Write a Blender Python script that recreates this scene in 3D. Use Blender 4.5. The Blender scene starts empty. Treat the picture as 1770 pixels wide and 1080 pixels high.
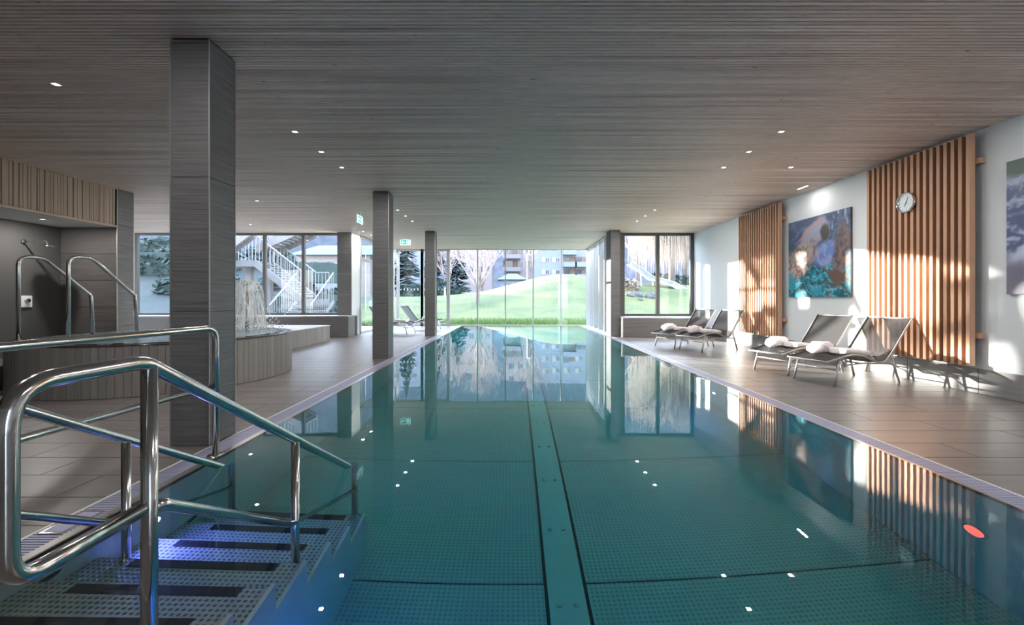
import bpy, math, random
from mathutils import Vector, Matrix, noise
random.seed(7)
S = bpy.context.scene
COL = S.collection
PI = math.pi

# ---------------------------------------------------------------- camera, sky, sun, exposure
F, VX, VY, EYE = 750.0, 887.0, 515.0, 1.1
cam = bpy.data.objects.new('camera', bpy.data.cameras.new('camera')); COL.objects.link(cam)
cam.location = (0, 0, EYE); cam.rotation_euler = (PI/2, 0, 0)
cam.data.sensor_fit = 'HORIZONTAL'; cam.data.sensor_width = 36; cam.data.lens = F/1770*36
cam.data.shift_x = -(VX-885)/1770; cam.data.shift_y = (VY-540)/1770
cam.data.clip_start = .05; cam.data.clip_end = 900
S.camera = cam
S.view_settings.view_transform = 'Standard'; S.view_settings.look = 'None'
S.view_settings.gamma = 1; S.view_settings.use_curve_mapping = False
S.view_settings.exposure = 0.56
SKY, SUN, LAMP = 9.0, 38.0, 12.0

W = bpy.data.worlds.new('sky'); S.world = W; W.use_nodes = True
nt = W.node_tree; nt.nodes.clear()
o_ = nt.nodes.new('ShaderNodeOutputWorld'); b_ = nt.nodes.new('ShaderNodeBackground')
tc = nt.nodes.new('ShaderNodeTexCoord'); sx = nt.nodes.new('ShaderNodeSeparateXYZ'); cr = nt.nodes.new('ShaderNodeValToRGB')
nt.links.new(tc.outputs['Generated'], sx.inputs[0]); nt.links.new(sx.outputs[2], cr.inputs[0])
cr.color_ramp.elements[0].position = 0; cr.color_ramp.elements[0].color = (.90, .93, .96, 1)
cr.color_ramp.elements[1].position = .6; cr.color_ramp.elements[1].color = (.55, .70, .95, 1)
nt.links.new(cr.outputs[0], b_.inputs[0]); b_.inputs[1].default_value = SKY
nt.links.new(b_.outputs[0], o_.inputs[0])

sd = bpy.data.lights.new('sun', 'SUN'); sd.energy = SUN; sd.angle = math.radians(.6); sd.color = (1, .93, .82)
sun = bpy.data.objects.new('sun', sd); COL.objects.link(sun)
sun.location = (-20, 20, 8)
sun.rotation_euler = Vector((.875, -.484, -.090)).to_track_quat('-Z', 'Y').to_euler()

cy = S.cycles
cy.max_bounces = 10; cy.diffuse_bounces = 4; cy.glossy_bounces = 5; cy.transmission_bounces = 8; cy.transparent_max_bounces = 24
cy.sample_clamp_indirect = 12; cy.blur_glossy = 1.0; cy.caustics_reflective = True; cy.caustics_refractive = True

# ---------------------------------------------------------------- materials
MATS = {}
def mat(name, col, rough=.6, metal=0, noise_=None, bump=None, rnd=0, emit=None, spec=.5, coat=0):
    """noise_ = (scale xyz, amount, colour2); bump = (scale xyz, strength); rnd = per object brightness variation"""
    m = bpy.data.materials.new(name); m.use_nodes = True; t = m.node_tree; p = t.nodes['Principled BSDF']
    N = t.nodes.new; L = t.links.new
    p.inputs['Base Color'].default_value = (*col, 1); p.inputs['Roughness'].default_value = rough
    p.inputs['Metallic'].default_value = metal; p.inputs['Specular IOR Level'].default_value = spec
    if coat: p.inputs['Coat Weight'].default_value = coat
    out = None
    if noise_ or bump:
        c = N('ShaderNodeTexCoord')
    def nz(sc, det=6):
        mp = N('ShaderNodeMapping'); mp.inputs['Scale'].default_value = sc; L(c.outputs['Object'], mp.inputs[0])
        if rnd:
            oi = N('ShaderNodeObjectInfo'); ml = N('ShaderNodeMath'); ml.operation = 'MULTIPLY'; ml.inputs[1].default_value = 37
            L(oi.outputs['Random'], ml.inputs[0]); L(ml.outputs[0], mp.inputs['Location'])
        n = N('ShaderNodeTexNoise'); n.inputs['Scale'].default_value = 1; n.inputs['Detail'].default_value = det
        L(mp.outputs[0], n.inputs['Vector']); return n
    if noise_:
        n = nz(noise_[0]); r = N('ShaderNodeMapRange'); r.inputs[1].default_value = .5-.5*noise_[1]; r.inputs[2].default_value = .5+.5*noise_[1]
        L(n.outputs[0], r.inputs[0])
        mx = N('ShaderNodeMix'); mx.data_type = 'RGBA'; mx.inputs[6].default_value = (*col, 1); mx.inputs[7].default_value = (*noise_[2], 1)
        L(r.outputs[0], mx.inputs[0]); out = mx.outputs[2]
    if rnd:
        oi = N('ShaderNodeObjectInfo'); r = N('ShaderNodeMapRange'); r.inputs[3].default_value = 1-rnd; r.inputs[4].default_value = 1+rnd
        L(oi.outputs['Random'], r.inputs[0])
        mx = N('ShaderNodeVectorMath'); mx.operation = 'SCALE'
        if out: L(out, mx.inputs[0])
        else: mx.inputs[0].default_value = col
        L(r.outputs[0], mx.inputs['Scale']); out = mx.outputs[0]
    if out: L(out, p.inputs['Base Color'])
    if bump:
        n = nz(bump[0]); bp = N('ShaderNodeBump'); bp.inputs['Strength'].default_value = bump[1]; bp.inputs['Distance'].default_value = .01
        L(n.outputs[0], bp.inputs['Height']); L(bp.outputs[0], p.inputs['Normal'])
    if emit:
        p.inputs['Emission Color'].default_value = (*emit[0], 1); p.inputs['Emission Strength'].default_value = emit[1]
    MATS[name] = m; return m

mat('plaster', (.70, .74, .76), .85, bump=((30, 30, 30), .05))
mat('tile_clad', (.10, .098, .10), .42, noise_=((2.5, 75, 2), .5, (.20, .195, .195)), bump=((3, 90, 3), .3), rnd=.04)
mat('tile_dark', (.085, .078, .075), .4, noise_=((2.5, 75, 2), .6, (.15, .14, .135)), bump=((3, 90, 3), .3), rnd=.08)
mat('tile_floor', (.155, .137, .132), .34, noise_=((1.2, 14, 1), .8, (.215, .197, .192)), bump=((2, 25, 1), .06), rnd=.045)
mat('tile_skirt', (.19, .185, .19), .35, noise_=((2, 30, 2), .8, (.27, .26, .26)), rnd=.05)
mat('stave', (.22, .205, .195), .45, noise_=((60, 60, 2), .7, (.30, .285, .27)), rnd=.13)
mat('grout', (.075, .072, .07), .8)
mat('larch', (.58, .355, .235), .55, noise_=((45, 45, 1.6), .9, (.44, .225, .125)), bump=((60, 60, 3), .2), rnd=.10)
mat('fascia_wood', (.52, .385, .30), .6, noise_=((30, 55, 1.5), .9, (.40, .29, .22)), rnd=.1)
mat('steel', (.62, .61, .59), .13, 1.0)
mat('chrome', (.8, .8, .8), .08, 1.0)
mat('alu', (.50, .50, .50), .35, .7)
mat('alu_white', (.78, .78, .77), .45)
mat('frame_dark', (.085, .078, .075), .45, .2)
mat('black', (.012, .012, .014), .6)
mat('pier_side_shaded', (.045, .048, .05), .6)  # darkened in place of outdoor shade, so the sunlit pier side stays dim
mat('soffit', (.62, .63, .64), .8)
mat('light_on', (1, 1, 1), .5, emit=((1, .95, .88), 5))
mat('sling', (.02, .018, .02), .55)
mat('towel', (.80, .77, .79), .95, bump=((90, 90, 90), .4))
mat('towel_pink', (.72, .64, .66), .95, bump=((90, 90, 90), .4))
mat('sign_green', (.01, .33, .28), .4, emit=((.01, .5, .42), .7))
mat('sign_white', (.9, .95, .95), .4, emit=((.8, 1, 1), .8))
mat('clock_face', (.70, .78, .80), .3)
mat('grate', (.42, .43, .60), .45, .3)
mat('lip', (.42, .40, .38), .3, .8)
mat('tread_black', (.008, .008, .009), .35)
mat('white_paint', (.80, .80, .82), .5)
mat('concrete_white', (.66, .65, .65), .8, noise_=((3, 3, 3), .8, (.52, .51, .51)))
mat('bark', (.13, .10, .09), .9); mat('twig', (.26, .20, .19), .9); mat('twig_cream', (.20, .165, .14), .9)
mat('bark_dark', (.07, .055, .05), .9)
mat('conifer', (.025, .045, .045), .9, noise_=((3, 3, 3), .9, (.012, .025, .03)))
mat('hedge', (.03, .055, .05), .9, noise_=((6, 6, 6), .9, (.012, .025, .026)))
mat('forest', (.016, .026, .040), 1, noise_=((.35, .35, .12), .5, (.055, .055, .07)))
mat('grass_blade', (.12, .19, .045), .8, rnd=.1)
mat('rock', (.03, .03, .036), .85, noise_=((4, 4, 4), .8, (.10, .10, .11)))
mat('building_white', (.135, .15, .20), .8); mat('building_cream', (.22, .18, .16), .8, noise_=((3, 3, 5), .7, (.15, .14, .15)))
mat('building_pink', (.20, .165, .175), .8)
mat('roof_blue', (.035, .085, .22), .6); mat('glass_dark', (.02, .028, .04), .15)
mat('shutter', (.22, .22, .23), .7); mat('balcony_wood', (.11, .07, .055), .8)
mat('slide_blue', (.12, .15, .24), .3, .3)
mat('concrete_out', (.17, .165, .17), .8, noise_=((3, 3, 3), .8, (.13, .125, .13))); mat('paint_out', (.24, .24, .25), .5)
mat('foam', (.92, .96, .97), .6)
mat('skin_green', (.02, .55, .30), .4)
mat('yellow_green', (.62, .65, .10), .5)
mat('oil_rim', (.05, .04, .038), .1)

def nodes_mat(name):
    m = bpy.data.materials.new(name); m.use_nodes = True; m.node_tree.nodes.clear(); MATS[name] = m
    return m, m.node_tree.nodes.new, m.node_tree.links.new

# window glass: thin pane, clear with Fresnel reflection
m, N, L = nodes_mat('glass')
o = N('ShaderNodeOutputMaterial'); mx = N('ShaderNodeMixShader'); fr = N('ShaderNodeFresnel'); fr.inputs[0].default_value = 1.45
tr = N('ShaderNodeBsdfTransparent'); tr.inputs[0].default_value = (.95, .97, .97, 1); gl = N('ShaderNodeBsdfGlossy'); gl.inputs['Roughness'].default_value = 0.0
ge = N('ShaderNodeNewGeometry'); nb = N('ShaderNodeMath'); nb.operation = 'SUBTRACT'; nb.inputs[0].default_value = 1; L(ge.outputs['Backfacing'], nb.inputs[1])
ml = N('ShaderNodeMath'); ml.operation = 'MULTIPLY'; L(fr.outputs[0], ml.inputs[0]); L(nb.outputs[0], ml.inputs[1]); L(ml.outputs[0], mx.inputs[0])
L(tr.outputs[0], mx.inputs[1]); L(gl.outputs[0], mx.inputs[2]); L(mx.outputs[0], o.inputs[0])
# thin falling water: mostly clear, partly white
m, N, L = nodes_mat('water_veil')
o = N('ShaderNodeOutputMaterial'); mx = N('ShaderNodeMixShader'); c = N('ShaderNodeTexCoord'); mp = N('ShaderNodeMapping'); mp.inputs['Scale'].default_value = (30, 30, 4)
n = N('ShaderNodeTexNoise'); n.inputs['Scale'].default_value = 1; r = N('ShaderNodeMapRange'); r.inputs[1].default_value = .35; r.inputs[2].default_value = .65; r.inputs[3].default_value = .02; r.inputs[4].default_value = .6
tr = N('ShaderNodeBsdfTransparent'); pb = N('ShaderNodeBsdfPrincipled'); pb.inputs['Base Color'].default_value = (.95, .98, 1, 1); pb.inputs['Roughness'].default_value = .15
L(c.outputs['Object'], mp.inputs[0]); L(mp.outputs[0], n.inputs['Vector']); L(n.outputs[0], r.inputs[0]); L(r.outputs[0], mx.inputs[0])
L(tr.outputs[0], mx.inputs[1]); L(pb.outputs[0], mx.inputs[2]); L(mx.outputs[0], o.inputs[0])
# mesh sling: woven, see-through
m, N, L = nodes_mat('sling_mesh')
o = N('ShaderNodeOutputMaterial'); mx = N('ShaderNodeMixShader'); mx.inputs[0].default_value = .88
tr = N('ShaderNodeBsdfTransparent'); pb = N('ShaderNodeBsdfPrincipled'); pb.inputs['Base Color'].default_value = (.020, .018, .020, 1); pb.inputs['Roughness'].default_value = .6; pb.inputs['Specular IOR Level'].default_value = .3
L(tr.outputs[0], mx.inputs[1]); L(pb.outputs[0], mx.inputs[2]); L(mx.outputs[0], o.inputs[0])
# pool water
m, N, L = nodes_mat('water')
o = N('ShaderNodeOutputMaterial'); g = N('ShaderNodeBsdfGlass'); g.inputs['IOR'].default_value = 1.33; g.inputs['Roughness'].default_value = 0
g.inputs[0].default_value = (1, 1, 1, 1)
c = N('ShaderNodeTexCoord'); n = N('ShaderNodeTexNoise'); n.inputs['Scale'].default_value = 1.6; n.inputs['Detail'].default_value = 2
L(c.outputs['Object'], n.inputs['Vector'])
bp = N('ShaderNodeBump'); bp.inputs['Strength'].default_value = .06; bp.inputs['Distance'].default_value = .01
L(n.outputs[0], bp.inputs['Height']); L(bp.outputs[0], g.inputs['Normal']); L(g.outputs[0], o.inputs[0])
va = N('ShaderNodeVolumeAbsorption'); va.inputs[0].default_value = (.0, .86, .89, 1); va.inputs[1].default_value = .62
L(va.outputs[0], o.inputs['Volume'])
# agitated whirlpool water
m, N, L = nodes_mat('water_spa')
o = N('ShaderNodeOutputMaterial'); pb = N('ShaderNodeBsdfPrincipled'); pb.inputs['Base Color'].default_value = (.20, .28, .32, 1); pb.inputs['Roughness'].default_value = .06
c = N('ShaderNodeTexCoord'); n = N('ShaderNodeTexNoise'); n.inputs['Scale'].default_value = 9; n.inputs['Detail'].default_value = 4
L(c.outputs['Object'], n.inputs['Vector'])
bp = N('ShaderNodeBump'); bp.inputs['Strength'].default_value = .5; bp.inputs['Distance'].default_value = .03
L(n.outputs[0], bp.inputs['Height']); L(bp.outputs[0], pb.inputs['Normal']); L(pb.outputs[0], o.inputs[0])
# embossed stainless pool plate: regular raised studs
def stud(name, col, pitch, dark):
    m, N, L = nodes_mat(name)
    o = N('ShaderNodeOutputMaterial'); pb = N('ShaderNodeBsdfPrincipled'); pb.inputs['Roughness'].default_value = .42; pb.inputs['Metallic'].default_value = .25
    c = N('ShaderNodeTexCoord'); mp = N('ShaderNodeMapping'); mp.inputs['Scale'].default_value = (1/pitch, 1/pitch, 1/pitch)
    v = N('ShaderNodeTexVoronoi'); v.inputs['Randomness'].default_value = 0; v.voronoi_dimensions = '2D'; v.inputs['Scale'].default_value = 1
    L(c.outputs['Object'], mp.inputs[0]); L(mp.outputs[0], v.inputs['Vector'])
    r = N('ShaderNodeMapRange'); r.inputs[1].default_value = .18; r.inputs[2].default_value = .34; r.inputs[3].default_value = 1; r.inputs[4].default_value = 0
    L(v.outputs['Distance'], r.inputs[0])
    mx = N('ShaderNodeMix'); mx.data_type = 'RGBA'; mx.inputs[6].default_value = (*col, 1); mx.inputs[7].default_value = (*dark, 1)
    L(r.outputs[0], mx.inputs[0]); L(mx.outputs[2], pb.inputs['Base Color'])
    bp = N('ShaderNodeBump'); bp.inputs['Distance'].default_value = .004; bp.inputs['Strength'].default_value = .8
    L(r.outputs[0], bp.inputs['Height']); L(bp.outputs[0], pb.inputs['Normal']); L(pb.outputs[0], o.inputs[0])
stud('steel_stud', (.50, .485, .45), .03, (.36, .35, .325))
stud('tread_stud', (.40, .39, .35), .026, (.13, .125, .12))
mat('pool_wall', (.58, .56, .52), .4, .25)
# ceiling slats: a tone for every slat, knots, long grain
m, N, L = nodes_mat('ceiling_wood')
o = N('ShaderNodeOutputMaterial'); pb = N('ShaderNodeBsdfPrincipled'); pb.inputs['Roughness'].default_value = .55
c = N('ShaderNodeTexCoord'); sp = N('ShaderNodeSeparateXYZ'); L(c.outputs['Object'], sp.inputs[0])
dv = N('ShaderNodeMath'); dv.operation = 'MULTIPLY'; dv.inputs[1].default_value = 25.0; L(sp.outputs[1], dv.inputs[0])
fl = N('ShaderNodeMath'); fl.operation = 'FLOOR'; L(dv.outputs[0], fl.inputs[0])
xs = N('ShaderNodeMath'); xs.operation = 'MULTIPLY'; xs.inputs[1].default_value = .3; L(sp.outputs[0], xs.inputs[0])
cb = N('ShaderNodeCombineXYZ'); L(xs.outputs[0], cb.inputs[0]); L(fl.outputs[0], cb.inputs[1])
n = N('ShaderNodeTexNoise'); n.inputs['Scale'].default_value = 1; n.inputs['Detail'].default_value = 1; L(cb.outputs[0], n.inputs['Vector'])
mp = N('ShaderNodeMapping'); mp.inputs['Scale'].default_value = (5, 260, 1); L(c.outputs['Object'], mp.inputs[0])
n2 = N('ShaderNodeTexNoise'); n2.inputs['Scale'].default_value = 1; n2.inputs['Detail'].default_value = 3; L(mp.outputs[0], n2.inputs['Vector'])
r = N('ShaderNodeMapRange'); r.inputs[1].default_value = .32; r.inputs[2].default_value = .68; L(n.outputs[0], r.inputs[0])
mx = N('ShaderNodeMix'); mx.data_type = 'RGBA'; mx.inputs[6].default_value = (.52, .415, .345, 1); mx.inputs[7].default_value = (.88, .75, .66, 1); L(r.outputs[0], mx.inputs[0])
r2 = N('ShaderNodeMapRange'); r2.inputs[1].default_value = .3; r2.inputs[2].default_value = .7; r2.inputs[3].default_value = .80; r2.inputs[4].default_value = 1.12; L(n2.outputs[0], r2.inputs[0])
vm = N('ShaderNodeVectorMath'); vm.operation = 'SCALE'; L(mx.outputs[2], vm.inputs[0]); L(r2.outputs[0], vm.inputs['Scale'])
mp = N('ShaderNodeMapping'); mp.inputs['Scale'].default_value = (2.2, 25, 1); L(c.outputs['Object'], mp.inputs[0])
v = N('ShaderNodeTexVoronoi'); v.inputs['Scale'].default_value = 1; L(mp.outputs[0], v.inputs['Vector'])
r3 = N('ShaderNodeMapRange'); r3.inputs[1].default_value = .03; r3.inputs[2].default_value = .07; L(v.outputs['Distance'], r3.inputs[0])
mk = N('ShaderNodeMix'); mk.data_type = 'RGBA'; mk.inputs[6].default_value = (.10, .065, .05, 1); L(r3.outputs[0], mk.inputs[0]); L(vm.outputs[0], mk.inputs[7])
L(mk.outputs[2], pb.inputs['Base Color']); L(pb.outputs[0], o.inputs[0])
# lawn
m, N, L = nodes_mat('lawn')
o = N('ShaderNodeOutputMaterial'); pb = N('ShaderNodeBsdfPrincipled'); pb.inputs['Roughness'].default_value = .9
c = N('ShaderNodeTexCoord'); n = N('ShaderNodeTexNoise'); n.inputs['Scale'].default_value = .25; n.inputs['Detail'].default_value = 8; n.inputs['Roughness'].default_value = .7
L(c.outputs['Object'], n.inputs['Vector']); rp = N('ShaderNodeValToRGB'); L(n.outputs[0], rp.inputs[0])
rp.color_ramp.elements[0].position = .35; rp.color_ramp.elements[0].color = (.026, .046, .010, 1)
rp.color_ramp.elements[1].position = .65; rp.color_ramp.elements[1].color = (.092, .10, .028, 1)
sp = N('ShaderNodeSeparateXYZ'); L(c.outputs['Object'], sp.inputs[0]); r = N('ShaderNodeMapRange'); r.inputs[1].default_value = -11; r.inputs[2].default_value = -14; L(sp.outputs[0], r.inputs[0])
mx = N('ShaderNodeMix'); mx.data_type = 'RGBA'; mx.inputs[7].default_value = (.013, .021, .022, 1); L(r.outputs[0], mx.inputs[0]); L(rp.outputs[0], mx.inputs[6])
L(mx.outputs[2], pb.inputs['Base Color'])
n3 = N('ShaderNodeTexNoise'); n3.inputs['Scale'].default_value = 5; n3.inputs['Detail'].default_value = 6; L(c.outputs['Object'], n3.inputs['Vector'])
bp = N('ShaderNodeBump'); bp.inputs['Distance'].default_value = .12; bp.inputs['Strength'].default_value = .5; L(n3.outputs[0], bp.inputs['Height']); L(bp.outputs[0], pb.inputs['Normal'])
L(pb.outputs[0], o.inputs[0])
# printed picture: colours come from the print's own colour attribute
m, N, L = nodes_mat('print')
o = N('ShaderNodeOutputMaterial'); pb = N('ShaderNodeBsdfPrincipled'); pb.inputs['Roughness'].default_value = .35
a = N('ShaderNodeVertexColor'); a.layer_name = 'Col'; L(a.outputs[0], pb.inputs['Base Color']); L(pb.outputs[0], o.inputs[0])
def glow(name, col, st): mat(name, col, .4, emit=(col, st))
glow('led_violet', (.20, .10, 1.0), 2.2); glow('led_red', (1.0, .07, .06), 2.0)

# ---------------------------------------------------------------- mesh helpers
class MB:
    def __init__(s): s.v = []; s.f = []; s.sm = False
    def box(s, x0, x1, y0, y1, z0, z1):
        i = len(s.v)
        s.v += [(x0,y0,z0),(x1,y0,z0),(x1,y1,z0),(x0,y1,z0),(x0,y0,z1),(x1,y0,z1),(x1,y1,z1),(x0,y1,z1)]
        s.f += [(i,i+3,i+2,i+1),(i+4,i+5,i+6,i+7),(i,i+1,i+5,i+4),(i+1,i+2,i+6,i+5),(i+2,i+3,i+7,i+6),(i+3,i,i+4,i+7)]
        return s
    def bbox(s, x0, x1, y0, y1, z0, z1, b):     # box with its four upright edges chamfered and top eased
        i = len(s.v); r = [(x0+b,y0),(x1-b,y0),(x1,y0+b),(x1,y1-b),(x1-b,y1),(x0+b,y1),(x0,y1-b),(x0,y0+b)]
        cx, cy = (x0+x1)/2, (y0+y1)/2
        s.v += [(x,y,z0) for x,y in r] + [(x,y,z1-b) for x,y in r] + [(x+(b if x<cx else -b)*.7, y+(b if y<cy else -b)*.7, z1) for x,y in r]
        for k in range(8):
            j = (k+1)%8; s.f += [(i+k,i+j,i+8+j,i+8+k),(i+8+k,i+8+j,i+16+j,i+16+k)]
        s.f += [tuple(i+7-k for k in range(8)), tuple(i+16+k for k in range(8))]; return s
    def tube(s, pts, r, n=8, caps=True):
        pts = [Vector(p) for p in pts]; rs = r if isinstance(r, (list, tuple)) else [r]*len(pts)
        i0 = len(s.v); up = None
        for k, p in enumerate(pts):
            d = (pts[min(k+1, len(pts)-1)]-pts[max(k-1, 0)]).normalized()
            if up is None:
                up = Vector((0, 0, 1)) if abs(d.z) < .9 else Vector((1, 0, 0))
            a = d.cross(up)
            if a.length < 1e-4: a = d.cross(Vector((0, 1, 0)))
            a.normalize(); b = a.cross(d).normalized(); up = b
            for q in range(n):
                t = 2*PI*q/n; w = p+(a*math.cos(t)+b*math.sin(t))*rs[k]; s.v.append(tuple(w))
            if k:
                j = i0+(k-1)*n
                for q in range(n): s.f.append((j+q, j+n+q, j+n+(q+1)%n, j+(q+1)%n))
        if caps:
            s.f.append(tuple(i0+q for q in range(n))); j = i0+(len(pts)-1)*n; s.f.append(tuple(j+n-1-q for q in range(n)))
        return s
    def lathe(s, prof, cx=0, cy=0, n=24, a0=0, a1=2*PI):
        i0 = len(s.v); full = abs(a1-a0-2*PI) < 1e-6; m_ = n if full else n+1
        for r, z in prof:
            for q in range(m_):
                t = a0+(a1-a0)*q/n; s.v.append((cx+r*math.cos(t), cy+r*math.sin(t), z))
        for k in range(len(prof)-1):
            for q in range(n):
                a = i0+k*m_+q; b = i0+k*m_+(q+1) % m_; s.f.append((a, b, b+m_, a+m_))
        return s
    def disc(s, c, ax, r, n=24, h=.01):
        """cylinder centred at c, axis ax"""
        c = Vector(c); ax = Vector(ax).normalized(); return s.tube([c-ax*h/2, c+ax*h/2], r, n)
    def prism(s, poly, x0, x1):   # poly in (y,z), extruded along x
        i = len(s.v); n = len(poly)
        s.v += [(x0, a, b) for a, b in poly]+[(x1, a, b) for a, b in poly]
        s.f += [tuple(i+k for k in range(n)), tuple(i+2*n-1-k for k in range(n))]
        for k in range(n): j = (k+1) % n; s.f.append((i+k, i+n+k, i+n+j, i+j))
        return s
    def grid(s, nu, nv, fn):
        i = len(s.v)
        for b in range(nv+1):
            for a in range(nu+1): s.v.append(tuple(fn(a/nu, b/nv)))
        for b in range(nv):
            for a in range(nu):
                k = i+b*(nu+1)+a; s.f.append((k, k+1, k+nu+2, k+nu+1))
        return s
    def build(s, name, m=None, parent=None, smooth=False, kind=None, label=None, cat=None, group=None):
        off = wloc(parent) if parent else Vector((0, 0, 0))
        me = bpy.data.meshes.new(name); me.from_pydata([(a-off.x, b-off.y, c-off.z) for a, b, c in s.v], [], s.f)
        if m: me.materials.append(MATS[m])
        if smooth: me.polygons.foreach_set('use_smooth', [True]*len(me.polygons))
        o = bpy.data.objects.new(name, me); COL.objects.link(o)
        if parent: o.parent = parent
        tag(o, label, cat, group, kind); return o
def wloc(o):
    v = Vector((0, 0, 0))
    while o: v += o.location; o = o.parent
    return v
def tag(o, label=None, cat=None, group=None, kind=None):
    if label: o['label'] = label
    if cat: o['category'] = cat
    if group: o['group'] = group
    if kind: o['kind'] = kind
    return o
def thing(name, loc, label, cat, group=None, kind=None):
    o = bpy.data.objects.new(name, None); o.empty_display_size = .1; COL.objects.link(o); o.location = loc
    return tag(o, label, cat, group, kind)
def copy_tree(o, parent=None):
    c = o.copy(); COL.objects.link(c); c.parent = parent
    for ch in list(o.children): copy_tree(ch, c)
    return c
def fillet(pts, rad, n=6):
    P = [Vector(p) for p in pts]; out = [P[0]]
    for k in range(1, len(P)-1):
        a, b, c = P[k-1], P[k], P[k+1]; r = rad[k-1] if isinstance(rad, (list, tuple)) else rad
        if r <= 0: out.append(b); continue
        u = (a-b).normalized(); v = (c-b).normalized(); ang = u.angle(v); t = min(r/math.tan(ang/2), (a-b).length*.49, (c-b).length*.49)
        p0 = b+u*t; p1 = b+v*t
        for q in range(n+1):
            s_ = q/n; out.append(p0*(1-s_)**2+b*2*s_*(1-s_)+p1*s_**2)
    out.append(P[-1]); return out
TILE = {}
def tiles(parent, origin, u, v, wu, wv, tu, tv, m, thick=.008, gap=.004, stag=0, name='tile', skip=None):
    """cover a rectangle (origin + a*u + b*v) with separate tiles that stand `thick` proud along u x v"""
    u = Vector(u).normalized(); v = Vector(v).normalized(); nrm = u.cross(v); off = wloc(parent)
    R = Matrix((u, v, nrm)).transposed().to_4x4(); b = 0; row = 0
    while b < wv-1e-4:
        h = min(tv, wv-b); a = -((stag*row) % 1)*tu
        while a < wu-1e-4:
            a0 = max(a, 0); a1 = min(a+tu, wu)
            if a1-a0 > .02 and not (skip and skip(a0, a1, b, b+h)):
                key = (m, round(a1-a0, 3), round(h, 3), thick)
                if key not in TILE:
                    w = a1-a0-gap; hh = h-gap; q = MB(); e = .0015
                    q.v = [(0,0,0),(w,0,0),(w,hh,0),(0,hh,0),(e,e,thick),(w-e,e,thick),(w-e,hh-e,thick),(e,hh-e,thick)]
                    q.f = [(4,5,6,7),(0,1,5,4),(1,2,6,5),(2,3,7,6),(3,0,4,7)]
                    me = bpy.data.meshes.new(name); me.from_pydata(q.v, [], q.f); me.materials.append(MATS[m]); TILE[key] = me
                o = bpy.data.objects.new(name, TILE[key]); COL.objects.link(o); o.parent = parent
                o.matrix_local = Matrix.Translation(Vector(origin)+u*(a0+gap/2)+v*(b+gap/2)-off) @ R
            a += tu
        b += tv; row += 1

# ---------------------------------------------------------------- measurements of the hall
ZC = 3.036; XR = 5.38; PXL, PXR = -2.02, 2.62; ZW = .010; ZP = -1.30; YF = 17.2; YW = 12.96; XL = -16.0; YB = -4.0
# ceiling slats (real relief) on a dark backing
bk = MB().box(XL, XR+.1, YB, 13.1, ZC+.022, ZC+.30).box(-4.85, 3.05, 13.1, YF+.1, ZC+.022, ZC+.30)
ceil = bk.build('ceiling', 'black', kind='structure')
sl = MB(); k = int(YB/.04)
while k*.04 < YF:
    y = k*.04; x0, x1 = (XL, XR) if y < 12.95 else (-4.74, 2.95)
    sl.box(x0, x1, y+.004, y+.033, ZC, ZC+.022); k += 1
sl.build('slats', 'ceiling_wood', ceil, kind='stuff')
# floors
def deck(x0, x1, y0, y1, nm, b0=None):
    f = MB().box(x0, x1, y0, y1, -.30, -.009).build(nm, 'grout', kind='structure')
    return f
fl_l = deck(XL, -2.25, YB, YF, 'floor')
tiles(fl_l, (-6.95, .3, -.009), (1, 0, 0), (0, 1, 0), 4.70, 16.8, 1.2, .3, 'tile_floor', stag=.333,
      skip=lambda a0, a1, b0, b1: (Vector(((a0+a1)/2-6.95+4.9, (b0+b1)/2+.3-6.2)).length < .9))
MB().box(XL, -6.955, YB, YF, -.009, -.001).box(-6.95, -2.25, YB, .295, -.009, -.001).build('far_tiles', 'tile_floor', fl_l, kind='stuff')
fl_r = deck(2.83, XR+.1, YB, 13.0, 'floor_right')
tiles(fl_r, (2.83, 1.5, -.009), (1, 0, 0), (0, 1, 0), 2.55, 10.65, 1.2, .3, 'tile_floor', stag=.333)
MB().box(2.83, XR, YB, 1.495, -.009, -.001).box(2.83, XR, 12.15, 13.0, -.009, -.001).build('far_tiles', 'tile_floor', fl_r, kind='stuff')
fl_n = deck(-2.25, 2.83, YB, 1.15, 'floor_near'); MB().box(-2.25, 2.83, YB, 1.15, -.009, 0).build('near_tiles', 'tile_floor', fl_n, kind='stuff')
# right wall, skirting of grey tile
wr = MB().box(XR, XR+.25, YB, 13.2, -.3, ZC+.02).build('wall_right', 'plaster', kind='structure')
bs = MB().box(XR-.012, XR, .5, 12.2, 0, .285).build('baseboard_right', 'grout', kind='structure')
tiles(bs, (XR-.012, 12.2, 0), (0, -1, 0), (0, 0, 1), 11.7, .288, .9, .288, 'tile_skirt')
# left: shower niche, fascia and pier
wl = MB().box(-8.25, -8.0, YB, 7.68, 0, 2.35).box(-8.25, -7.0, 7.68, 8.0, 0, ZC).build('wall_left', 'grout', kind='structure')
tiles(wl, (-8.0, 7.68, 0), (0, -1, 0), (0, 0, 1), 6.0, 2.35, 1.2, .47, 'tile_clad')
for o in [c for c in wl.children]: pass
tiles(wl, (-8.0, 7.68, 0), (1, 0, 0), (0, 0, 1), .99, 2.35, .99, .47, 'tile_dark')
tiles(wl, (-7.0, 7.66, 0), (0, 1, 0), (0, 0, 1), .34, ZC, .34, .6, 'tile_clad')
MB().box(-7.0, -6.99, 7.655, 7.665, 0, ZC-.01).build('corner_trim', 'alu', wl)
MB().box(-8.25, XL, YB-.2, YB, 0, ZC)
MB().box(XL-.2, XL, YB, 8.0, 0, ZC).build('wall_far_left', 'plaster', kind='structure')
fa = MB().box(-8.25, -7.02, YB, 7.66, 2.36, ZC).build('wall_fascia', 'black', kind='structure')
fs = MB(); y = 1.0; rr = random.Random(3)
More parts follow.
